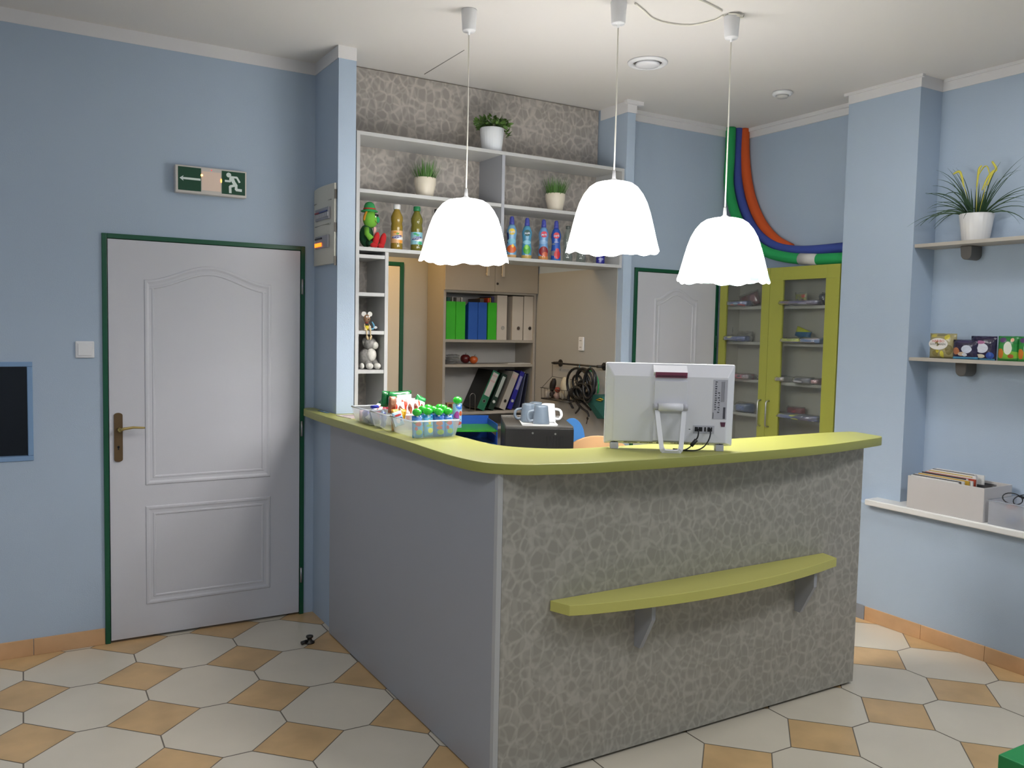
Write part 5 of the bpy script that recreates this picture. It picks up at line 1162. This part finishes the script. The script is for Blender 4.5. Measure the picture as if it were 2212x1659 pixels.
def file_box(a, b, ytop, col, name, label, grp, hole=None, back=.215):
    x0, x1 = px_x(a)+.001, px_x(b)-.001; zt = at((a+b)/2, ytop, 1, YF).z; h = zt-Z1-.001; w_ = x1-x0
    t = thing(name, label, 'file box', ((x0+x1)/2, YF, Z1+.0005), 0, grp); m = mat('file_'+col[1:], col, .45)
    mb = MB().box(-w_/2, w_/2, 0, .003, 0, h)
    for s_ in (-1, 1):
        x_ = s_*(w_/2-.0012)
        mb.add([(x_-.0012, .003, 0), (x_-.0012, back, 0), (x_-.0012, back, h*(.98 if hole else .55)), (x_-.0012, .003, h), (x_+.0012, .003, 0), (x_+.0012, back, 0), (x_+.0012, back, h*(.98 if hole else .55)), (x_+.0012, .003, h)], [(0, 1, 2, 3), (4, 5, 6, 7), (0, 1, 5, 4), (1, 2, 6, 5), (2, 3, 7, 6)])
    mb.box(-w_/2+.0025, w_/2-.0025, .003, back, 0, .003)
    mb.build('file_body', m, t)
    if hole is not None:
        MB().cyl((0.008, -.0006, h*.27), (0.008, .002, h*.27), .0125, 20).build('finger_hole', mat('hole_'+hole[1:], hole, .5), t)
        MB().tube([(.008+.0125*math.cos(a_), -.0006, h*.27+.0125*math.sin(a_)) for a_ in [2*PI*i/20 for i in range(20)]], .0012, 5, closed=True).build('hole_ring', STEEL, t)
    return (x0+x1)/2, w_, zt
fb = []
GF, BF, WF = '#35b31a', '#1c55ae', '#c9c0b4'
fb.append(file_box(963.5, 984, 650.5, GF, 'magazine_file', 'bright green magazine file, first from the left on the binder shelf', 'coloured magazine files'))
fb.append(file_box(984.4, 1005, 651.5, GF, 'magazine_file', 'bright green magazine file, second from the left on the binder shelf', 'coloured magazine files'))
fb.append(file_box(1011.5, 1032, 652.5, BF, 'magazine_file', 'blue magazine file next to the two left green ones', 'coloured magazine files'))
fb.append(file_box(1032.4, 1051.5, 653, BF, 'magazine_file', 'blue magazine file touching the third green file', 'coloured magazine files'))
fb.append(file_box(1053.5, 1072.5, 653.5, GF, 'magazine_file', 'bright green magazine file between the blue and the white ones', 'coloured magazine files'))
file_box(1073, 1094.8, 638, WF, 'box_file', 'white box file with a pale finger hole beside the green file', 'white box files', '#a8a39b')
file_box(1106, 1129.5, 640, WF, 'box_file', 'white box file with a dark finger hole, middle of the three', 'white box files', '#4c3d33')
file_box(1131, 1154, 640, WF, 'box_file', 'white box file at the right end of the binder shelf', 'white box files', '#2b2420')
for k, (fi, dx, w_, h_, c, nm, lb_) in enumerate(((0, -.008, .022, .026, '#1d4f4c', 'folder', 'dark teal folder rising behind the first green file'), (0, .022, .006, .032, '#b8b4b0', 'folder', 'thin grey folder edge behind the first green file'), (1, -.008, .028, .028, '#8f8a86', 'brochure', 'grey brochures rising behind the second green file'), (1, .018, .008, .030, '#c5c0ba', 'brochure', 'thin white brochure behind the second green file'), (3, .005, .03, .026, '#5a5048', 'folder', 'brown-grey folders above the blue files'), (4, -.019, .012, .030, '#c8401f', 'folder', 'orange-red folder between the blue and green files'), (4, -.005, .008, .034, '#b8982c', 'folder', 'yellow folder edge above the third green file'), (4, .013, .020, .042, '#3a2f63', 'folder', 'purple folder rising above the third green file'))):
    xc_, wf, zt = fb[fi]; h = zt+h_-Z1-.006
    dx = max(-wf/2+.003+w_/2, min(wf/2-.003-w_/2, dx)); w_ = min(w_, wf-.006)
    o = MB().box(-w_/2, w_/2, 0, .17, 0, h).build(nm, mat('paper_'+c[1:], c, .6), None, bevel=.0005); o.location = (xc_+dx, YF+.02, Z1+.005); tag(o, lb_, 'folder')

def apple(px, r_, c1, c2, label, y, st):
    p = at(px, 784, 1, y); t = thing('apple', label, 'apple', (p.x, y, Z2+.0005), 0, 'apples on the cabinet shelf')
    m = mat('apple_'+c1[1:], c1, .3, vary=.35, vscale=14, coat=.3)
    pr = [(0, .012)]+[(r_*math.cos(a)*(1+.06*math.sin(a)), r_*(.96+.92*math.sin(a))) for a in [-1.45+i*.2 for i in range(14)]]+[(r_*.25, r_*1.80), (0, r_*1.62)]
    pr[0] = (0, r_*.12); MB().lathe(pr, 28).build('apple_flesh', m, t); MB().tube([(0, 0, r_*1.62), (.002+st*.3, 0, r_*1.9), (.004+st, 0, r_*2.12)], .0014, 6).build('stalk', mat('stalk_brown', '#3b2a1c', .7), t)
apple(1005, .034, '#5c1518', '', 'large dark red apple on the cabinet shelf', 5.09, 0)
apple(1023, .029, '#b5521c', '', 'smaller orange-red apple in front of the dark one', 5.035, .008)
for k in range(4):
    p = at(975+k*2, 784, 1, 5.06); o = MB().pillow(.10-.01*k, .012, .12, n=8, wr=.003, seed=90+k).build('folded_bag', clear('thin_bag_plastic', 'f0f0f0', .35, .3, 'd8d8d8', .2), None)
    o.location = (p.x+.004, 5.09, Z2+.001+.0165*k); tag(o, ('lowest', 'second lowest', 'third', 'topmost')[k]+' crumpled clear bag in the stack left of the apples', 'plastic bag', 'clear bags left of the apples')
p = at(1112, 783, 1, 5.08); o = MB().box(-.105, .105, -.07, .07, 0, .006).build('paper_stack', mat('sheet_white', '#c9c5bf', .6), None); o.location = (p.x, 5.08, Z2+.0005); o.rotation_euler = (0, 0, .06); tag(o, 'thin stack of white paper right of the apples', 'paper')

def binder(px, w_, h, ang, col, name, label, lab=None, txt=None, ring=STEEL, side='#1b1a18', dy=0.0):
    x = px_x(px); t = thing(name, label, 'binder', (x, YF+.004+dy, Z3+.0005), 0, 'binders leaning on the lower shelf', rot=(0, ang, 0))
    m = mat('binder_'+col[1:], col, .45)
    mb = MB(); mb.box(-w_, 0, 0, .0025, 0, h); mb.build('spine', m, t)
    mb = MB().box(-w_, -w_+.0025, .0025, .215, 0, h).box(-.0025, 0, .0025, .215, 0, h); mb.build('covers', mat('cover_'+side[1:], side, .5), t)
    MB().box(-w_+.004, -.004, .004, .205, .004, h-.01).build('sheets', mat('sheet_white', '#c9c5bf', .6), t)
    rz_ = h*.22; rx = -w_/2
    MB().cyl((rx, -.001, rz_), (rx, .001, rz_), .0105, 18).build('finger_hole', mat('hole_dark', '#181614', .6) if ring is STEEL else mat('hole_pale', '#c4c9c6', .4), t)
    MB().tube([(rx+.011*math.cos(a), -.001, rz_+.011*math.sin(a)) for a in [2*PI*i/20 for i in range(20)]], .0014, 5, closed=True).build('hole_ring', STEEL, t)
    if lab:
        l = MB().box(-w_+w_*lab[0], -w_*lab[1], -.0012, -.0002, h*lab[2], h*lab[3]).build('spine_label', mat('label_'+lab[4][1:], lab[4], .5), t)
        if txt:
            mb = MB()
            for i, (tx, zz, c) in enumerate(txt): mb.text(tx, .014, Matrix(((1, 0, 0, -w_/2), (0, 0, -1, -.0016), (0, 1, 0, h*zz), (0, 0, 0, 1))), sx=.7)
            mb.build('lettering', mat('ink_'+txt[0][2][1:], txt[0][2], .6), l)
    return t
binder(1049, .056, .280, .445, '#1f6b4c', 'lever_arch_binder', 'green lever arch binder leaning right, leftmost of the leaning row', (.14, .1, .36, .96, '#bdb6b4'), [('FAKTURY', .88, '#b8504c'), ('DOKLADY', .74, '#b8504c')])
binder(1070, .042, .262, .42, '#0c2a1e', 'lever_arch_binder', 'very dark green binder with a narrow white label', (.3, .12, .36, .93, '#a9b2ac'), None, ring=None, side='#0c1f17', dy=.004)
binder(1095, .047, .270, .41, '#a9a59d', 'lever_arch_binder', 'white lever arch binder in a clear sleeve, third in the leaning row', (.15, .1, .84, .95, '#c0a8a2'), None, side='#8d8880', dy=.002)
binder(1110, .034, .276, .38, '#23238c', 'lever_arch_binder', 'royal blue binder with a pale label, fourth in the leaning row', (.25, .15, .52, .88, '#8f90b4'), None, ring=None, side='#1b1b66', dy=.006)
for k, px in enumerate((1127, 1137)):
    x = px_x(px); o = MB().box(-.005, 0, 0, .2, 0, .25).build('sheet_sleeve', mat('sleeve_slate_%d' % k, ('#59607c', '#33374a')[k], .3), None); o.location = (x, YF+.012, Z3+.0005); o.rotation_euler = (0, .2-.06*k, 0); tag(o, ('slate blue plastic sleeve right of the blue binder', 'dark plastic sleeve nearest the right side of the cabinet')[k], 'folder')
p = at(1019, 884, 1, 5.01)
t = thing('wire_bookend', 'arched wire bookend in front of the leaning binders', 'bookend', (p.x, 5.0, Z3))
MB().tube([(-.020, 0, .001), (-.020, 0, .10)]+[(-.020*math.cos(a), 0, .10+.022*math.sin(a)) for a in [PI*i/10 for i in range(1, 10)]]+[(.020, 0, .10), (.020, 0, .001)], .0016, 6).build('wire_arch', STEEL, t)
MB().box(-.024, .024, -.004, .06, 0, .0012).build('base_plate', STEEL, t)
p = at(976, 884, 1, 5.02); t = thing('wooden_box', 'small light wooden box with two dark openings at the left of the lower shelf', 'box', (p.x, 5.01, Z3+.0005))
mb = MB(); holes(mb, -.040, .040, 0, .062, [(-.032, -.003, .024, .054), (.003, .032, .024, .054)], lambda a, b, c, d: mb.box(a, b, 0, .03, c, d)); mb.build('box_body', mat('light_wood', '#b89468', .55), t)
MB().box(-.034, .034, .006, .02, .022, .056).build('dark_inset', mat('rust_brown', '#6e2f1c', .6), t)

# ------------------------------------------------------------------ rail, basket and cables on the inner right wall
xw = XP-.006
ra, rb = at(1198, 784, 0, xw-.05), at(1292, 792, 0, xw-.05); rzz = (ra.z+rb.z)/2
t = thing('hanging_rail', 'dark metal rail with round wall plates on the grey inner wall', 'rail', (xw, (ra.y+rb.y)/2, rzz))
MB().cyl((xw-.05, ra.y+.03, rzz), (xw-.05, rb.y-.005, rzz), .006, 12).build('rail_bar', DKSTEEL, t, world=True)
for q in (ra, rb): MB().cyl((xw, q.y, rzz), (xw-.006, q.y, rzz), .024, 24).cyl((xw-.006, q.y, rzz), (xw-.058, q.y, rzz), .009, 14).build('wall_plate', DKSTEEL, t, world=True)
WIRE = mat('dark_wire', '#4a4743', .5, metal=.5)
c0, c1 = at(1178, 860, 0, xw-.10), at(1236, 868, 0, xw-.10); bz0 = c0.z
t = thing('wire_basket', 'dark wire basket hanging from the rail, full of chargers', 'basket', (xw-.08, (c0.y+c1.y)/2, bz0))
mb = MB(); ya, yb_ = c0.y, c1.y; xa, xb = xw-.13, xw-.025
mb.tube([(xa, ya, bz0), (xb, ya, bz0), (xb, yb_, bz0), (xa, yb_, bz0)], .005, 6, closed=True)
mb.tube([(xa-.005, ya+.01, bz0+.07), (xb, ya+.01, bz0+.07), (xb, yb_-.01, bz0+.07), (xa-.005, yb_-.01, bz0+.07)], .002, 6, closed=True)
for i in range(9): y = ya+(yb_-ya)*i/8; mb.tube([(xa-.004, y, bz0+.07), (xa, y, bz0), (xb, y, bz0), (xb, y, bz0+.07)], .0013, 5)
mb.tube([(xw-.05, ra.y+.025, rzz+.006), (xw-.05, ra.y+.025, rzz-.09), (xa, ya, bz0+.07)], .0016, 5).tube([(xw-.05, ra.y+.025, rzz-.09), (xw-.05, ra.y-.26, rzz-.1)], .0016, 5).tube([(xw-.05, ra.y-.26, rzz+.006), (xw-.05, ra.y-.26, rzz-.1), (xa, yb_, bz0+.07)], .0016, 5)
mb.build('basket_wires', WIRE, t, world=True)
def lump(name, px, py, r_, col, label, xx=None, cat='charger', n=12):
    p = at(px, py, 0, xx or xw-.09); o = MB().ell((0, 0, 0), r_, n=n, m=9, fn=lambda v: 1+.08*math.sin(8*v[0]+5*v[2])).build(name, mat('lump_'+col[1:], col, .6), None); o.location = (xx or xw-.09, p.y, p.z); tag(o, label, cat, 'chargers in the wire basket'); return o
lump('charger', 1183, 851, (.022, .022, .026), '#a9a39b', 'pale charger at the left end of the wire basket')
lump('charger', 1193, 852, (.018, .018, .022), '#2a1e1c', 'dark charger in the wire basket, second from the left')
lump('charger', 1203, 855, (.022, .022, .022), '#a88f88', 'pinkish charger in the wire basket')
lump('charger', 1215, 852, (.02, .024, .030), '#a8a396', 'cream charger right of the pinkish one')
t = lump('power_adapter', 1194, 832, (.02, .022, .048), '#1c1512', 'dark brown bundled adapter standing up in the basket'); t.rotation_euler = (.35, 0, 0)
lump('red_plug', 1204, 842, (.016, .022, .018), '#8c3a2c', 'dull red plug in the wire basket')
o = lump('white_bottle', 1222, 835, (.03, .04, .062), '#bdb6a2', 'cream plastic container behind the cable loops'); 
mb = MB(); rn = random.Random(4)
def loop(mb, px, py, ry, rz_, r_=.0055, xx=xw-.115, tl=0, n=24):
    p = at(px, py, 0, xx); mb.tube([(xx+tl*math.sin(a), p.y+ry*math.cos(a), p.z+rz_*math.sin(a)) for a in [2*PI*i/n for i in range(n)]], r_, 7, closed=True)
p = at(1255, 830, 0, xw-.115)
t = thing('cable_bundle', 'big tangle of black cables hanging in loops from the rail', 'cable', (xw-.115, p.y, p.z))
for a in ((1250, 832, .125, .105, .008), (1262, 822, .085, .075, .007), (1247, 826, .05, .045), (1272, 828, .055, .09), (1259, 846, .065, .05), (1277, 818, .05, .06), (1266, 838, .09, .045), (1256, 815, .045, .045), (1270, 850, .04, .055), (1248, 848, .05, .035, .009)): loop(mb, *a[:4], r_=a[4] if len(a) > 4 else .0075, xx=xw-.115-rn.uniform(-.02, .03), tl=rn.uniform(-.015, .015))
mb.build('cable_loops', BLACKPL, t, world=True)
mb = MB()
for pts in (((1245, 850), (1246, 862), (1252, 880), (1243, 893)), ((1243, 866), (1255, 880), (1268, 890), (1272, 900)), ((1246, 858), (1262, 872), (1276, 886)), ((1232, 846), (1228, 862), (1238, 882))): mb.tube(smooth_pts([at(a, b, 0, xw-.10) for a, b in pts], 4), [.008, .010, .011, .012, .011, .010, .010, .010, .009, .008, .007, .006, .006][:4*(len(pts)-1)+1], 7, flat=.5)
mb.build('hanging_straps', mat('black_strap', '#1b1a1c', .7), t, world=True)
mb = MB()
for a, b in ((1250, 843), (1240, 848), (1262, 856)): p = at(a, b, 0, xw-.10); mb.ell(tuple(p), (.03, .045, .028), n=14, m=9, fn=lambda v: 1+.12*math.sin(9*v[1]+6*v[2]))
mb.build('black_pouch', mat('black_cloth', '#151416', .85), t, world=True)
p = at(1269, 905, 0, xw-.05); t = thing('hanging_key', 'small dark key hanging under the cables', 'key', tuple(p))
MB().ell((0, 0, .004), (.004, .011, .010)).tube([(0, 0, 0), (0, .006, -.022), (0, .010, -.032)], .003, 6).build('key_body', DKSTEEL, t); MB().tube([(0, 0, .014), (0, -.004, .06)], .0008, 4).build('string', BLACKPL, t)
mb = MB(); pts = [at(a, b, 0, xw-.06) for a, b in ((1262, 806), (1276, 800), (1288, 812), (1293, 830), (1291, 850))]
p = pts[0]; t = thing('green_tube', 'bright green tube curving beside the black cables', 'tube', tuple(p))
mb.tube(smooth_pts(pts, 5), .005, 8).build('tube', mat('tube_green', '#1f8f4c', .4), t, world=True)
for k, (a, b) in enumerate(((1253, 789), (1276, 792))):
    p = at(a, b, 0, xw-.05); o = MB().tube([(0, 0, .008), (-.004, 0, 0), (-.003, 0, -.02), (0, -.01, -.034)], .003, 6).build('ring_hook', mat('hook_blue', '#3f7f94', .4), None); o.location = p; tag(o, ('pale blue hook on the rail above the big loop', 'pale blue hook on the rail above the green tube')[k], 'hook')
pp = [at(a, b, 0, xw-.08) for a, b in ((1272, 862), (1290, 852), (1312, 856), (1316, 905), (1300, 904))]
t = thing('teal_bag', 'dark teal fabric bag hanging beside the cables, half behind the computer', 'bag', tuple(pp[1]))
mb = MB(); v = [Vector((q.x, q.y, q.z)) for q in pp]; fr_ = [q+Vector((-.035, 0, 0)) for q in v]; bk = [q+Vector((.06, 0, 0)) for q in v]; cc = sum(fr_, Vector())/5+Vector((-.015, 0, 0)); n = 5
mb.add(fr_+bk+[cc], [(i, (i+1) % n, 10) for i in range(n)]+[tuple(range(5, 10))]+[(i, (i+1) % n, 5+(i+1) % n, 5+i) for i in range(n)]); mb.build('bag_body', mat('teal_fabric', '#0d4a42', .8), t, world=True, bevel=.004)
mb = MB().tube([at(a, b, 0, xw-.125) for a, b in ((1288, 863), (1296, 861), (1303, 863), (1298, 866))], .0035, 6, closed=True); mb.build('yellow_strap', mat('strap_yellow', '#b8a028', .6), t, world=True)
p = at(1275, 858, 0, xw-.12); MB().ell(tuple(p), (.012, .012, .012)).build('blue_toggle', mat('toggle_blue', '#3f86c8', .4), t, world=True)

# ------------------------------------------------------------------ black machine with mugs
zt = 1.075
FL = at(1091.5, 919.5, 2, zt); FR = at(1240, 921.5, 2, zt); BL = at(1092, 897, 2, zt)
ex = (FR-FL); ex.z = 0; Wm = ex.length; ex.normalize(); rzm = math.atan2(ex.y, ex.x); Dm = (BL-FL).length*.97
print('MACHINE', FL, FR, BL, Wm, Dm, rzm)
Wm = min(Wm, .52); Dm = min(Dm, .42); Hm = .33
dt = thing('side_table', 'grey side table behind the counter carrying the black machine', 'table', (FL.x, FL.y, 0), rzm)
MB().box(-.05, Wm+.05, -.03, Dm+.03, zt-Hm-.026, zt-Hm-.001).build('tabletop', GREYL, dt)
for a in (-.03, Wm-.01):
    for b in (-.01, Dm-.03): MB().box(a, a+.04, b, b+.04, 0, zt-Hm-.026).build('leg', GREYL, dt)
t = thing('black_machine', 'black boxy office machine with a dark grey lid behind the counter', 'office machine', (FL.x, FL.y, zt-Hm), rzm)
BM = mat('matt_black_metal', '#121110', .45)
MB().box(0, Wm, 0, Dm, 0, Hm-.012).build('housing', BM, t, bevel=.003)
MB().box(.002, Wm-.002, .002, Dm-.002, Hm-.012, Hm).build('lid', mat('dark_grey_lid', '#4a4845', .4), t, bevel=.002)
MB().box(0, Wm*.96, Dm-.02, Dm, Hm, Hm+.010).build('rear_rail', mat('light_metal', '#8f8c88', .3, metal=.7), t, bevel=.001)
for a, b in ((.078, .11), (.40, .015), (.73, .018)): MB().cyl((Wm*a/1.0, -.0005, Hm-b-.02), (Wm*a, -.002, Hm-b-.02), .005, 14).build('screw', STEEL, t)
mb = MB()
for r_ in range(2):
    for i in range(6): x_ = Wm*.60+.016*i; mb.box(x_, x_+.005, -.0012, 0, Hm-.10-.075*r_, Hm-.05-.075*r_)
mb.build('vent_slots', mat('slot_black', '#040404', .8), t)
MB().box(Wm*.775, Wm*.779, -.001, 0, 0, Hm-.012).build('panel_seam', mat('slot_black', '#040404', .8), t)
tx0, tx1 = Wm*.25, Wm*.755
tr = thing('white_tray', 'white serving tray on the black machine', 'tray', tuple(chain(t) @ Vector((0, 0, Hm+.0005))), rzm)
MB().box(tx0, tx1, .004, Dm*.9, 0, .004).build('tray_base', mat('tray_white', '#dcdcdc', .3), tr); 
MB().tube([(tx0, .004, .006), (tx1, .004, .006), (tx1, Dm*.9, .006), (tx0, Dm*.9, .006)], .004, 6, closed=True).build('tray_rim', mat('tray_white', '#dcdcdc', .3), tr)
MUGB = mat('blue_grey_mug', '#66727f', .25, coat=.4); MUGW = mat('white_mug', '#d8dadc', .25, coat=.4)
def mug(lx, ly, m, label, ha):
    p = chain(tr) @ Vector((lx, ly, .0045)); t = thing('mug', label, 'mug', tuple(p), ha, 'mugs upside down on the white tray')
    MB().lathe([(.040, .0), (.043, .001), (.042, .01), (.034, .086), (.032, .092), (.026, .092), (.025, .089), (0, .089)], 36).build('mug_body', m, t)
    MB().tube(smooth_pts([(.036, 0, .018), (.058, 0, .016), (.070, 0, .036), (.062, 0, .060), (.036, 0, .066)], 4), .0055, 8, flat=1.3).build('mug_handle', m, t)
    return t
s0 = (tx0+tx1)/2
mug(s0+.01, .055, MUGB, 'blue-grey upturned mug at the front of the tray', PI+rzm+.2)
mug(s0-.045, .15, MUGB, 'blue-grey upturned mug behind the front one, handle to the left', PI+rzm+.1)
mug(s0+.055, .16, MUGW, 'white upturned mug at the right of the tray', rzm-.3)
mug(s0+.0, .25, MUGB, 'blue-grey upturned mug farthest back on the tray', PI+rzm)

# letter trays on the staff desk
p = at(1018, 930, 2, .985)
dk = thing('staff_desk', 'grey staff desk below the counter, behind the snack crates', 'desk', (1.83, 3.6, 0))
MB().box(1.60, 2.06, 2.95, 4.03, .735, .76).build('desktop', GREYL, dk, world=True)
for a in (1.62, 2.02):
    for b in (2.98, 3.98): MB().box(a-.015, a+.015, b-.015, b+.015, 0, .735).build('leg', GREYL, dk, world=True)
t = thing('letter_trays', 'stack of blue and green letter trays behind the counter', 'letter tray', (p.x-.14, p.y-.04, .7605), -.35)
for k in range(3):
    z = .07*k+.006*k; col = ('#1c4fa8', '#2c8a1f', '#1c4fa8')[k]; m = mat('tray_'+col[1:], col, .35)
    mb = MB().box(0, .25, 0, .32, z, z+.004).box(0, .004, 0, .32, z+.004, z+.05).box(.246, .25, 0, .32, z+.004, z+.05).box(.004, .246, .316, .32, z+.004, z+.05)
    for a in (0, .244):
        for b in (0, .30): mb.box(a, a+.006, b, b+.02, z+.05, z+.076)
    mb.build('tray', m, t)
z = .235; MB().box(0, .25, 0, .32, z-.007, z).build('tray', mat('tray_2c8a1f', '#2c8a1f', .35), t); MB().box(.246, .25, 0, .32, z, z+.035).box(0, .25, .316, .32, z, z+.05).build('tray_edge', mat('tray_1c4fa8', '#1c4fa8', .35), t)

# chairs behind the counter
def chair(px, ptop, y, w_, m, name, label, rz_):
    q = at(px, ptop, 1, y); t = thing(name, label, 'chair', (q.x, y, 0), rz_); zt_ = q.z
    pl = [(-w_/2, 0), (w_/2, 0), (w_/2*1.02, .2)]+[(w_/2*math.cos(a), .25+.12*math.sin(a)) for a in [PI*i/14 for i in range(15)]]+[(-w_/2*1.02, .2)]
    mb = MB(); mb.M = Matrix(((1, 0, 0, 0), (0, 0, -1, .008), (0, 1, 0, zt_-.37), (0, 0, 0, 1))); mb.prism(pl, 0, .014, True); mb.build('backrest', m, t, bevel=.003)
    MB().prism([(-.2, -.44), (.2, -.44), (.22, -.04), (-.22, -.04)], .44, .465).build('seat', m, t, bevel=.006)
    for a, b in ((-.17, -.40), (.17, -.40), (-.18, -.03), (.18, -.03)): MB().cyl((a, b, 0), (a*.95, b, .44), .011, 10).build('leg', DKSTEEL, t)
    for s_ in (-1, 1): MB().cyl((s_*.15, -.045, .45), (s_*.13, .012, zt_-.2), .010, 10).build('back_post', DKSTEEL, t)
chair(1292, 941, 3.62, .36, mat('beech_veneer', '#cda274', .45), 'wooden_chair', 'beech chair, its rounded back just above the counter edge', -.5)
chair(1236, 903, 3.98, .15, mat('sky_blue_fabric', '#3f80c4', .7), 'blue_chair', 'blue chair half hidden behind the black machine', -.5)
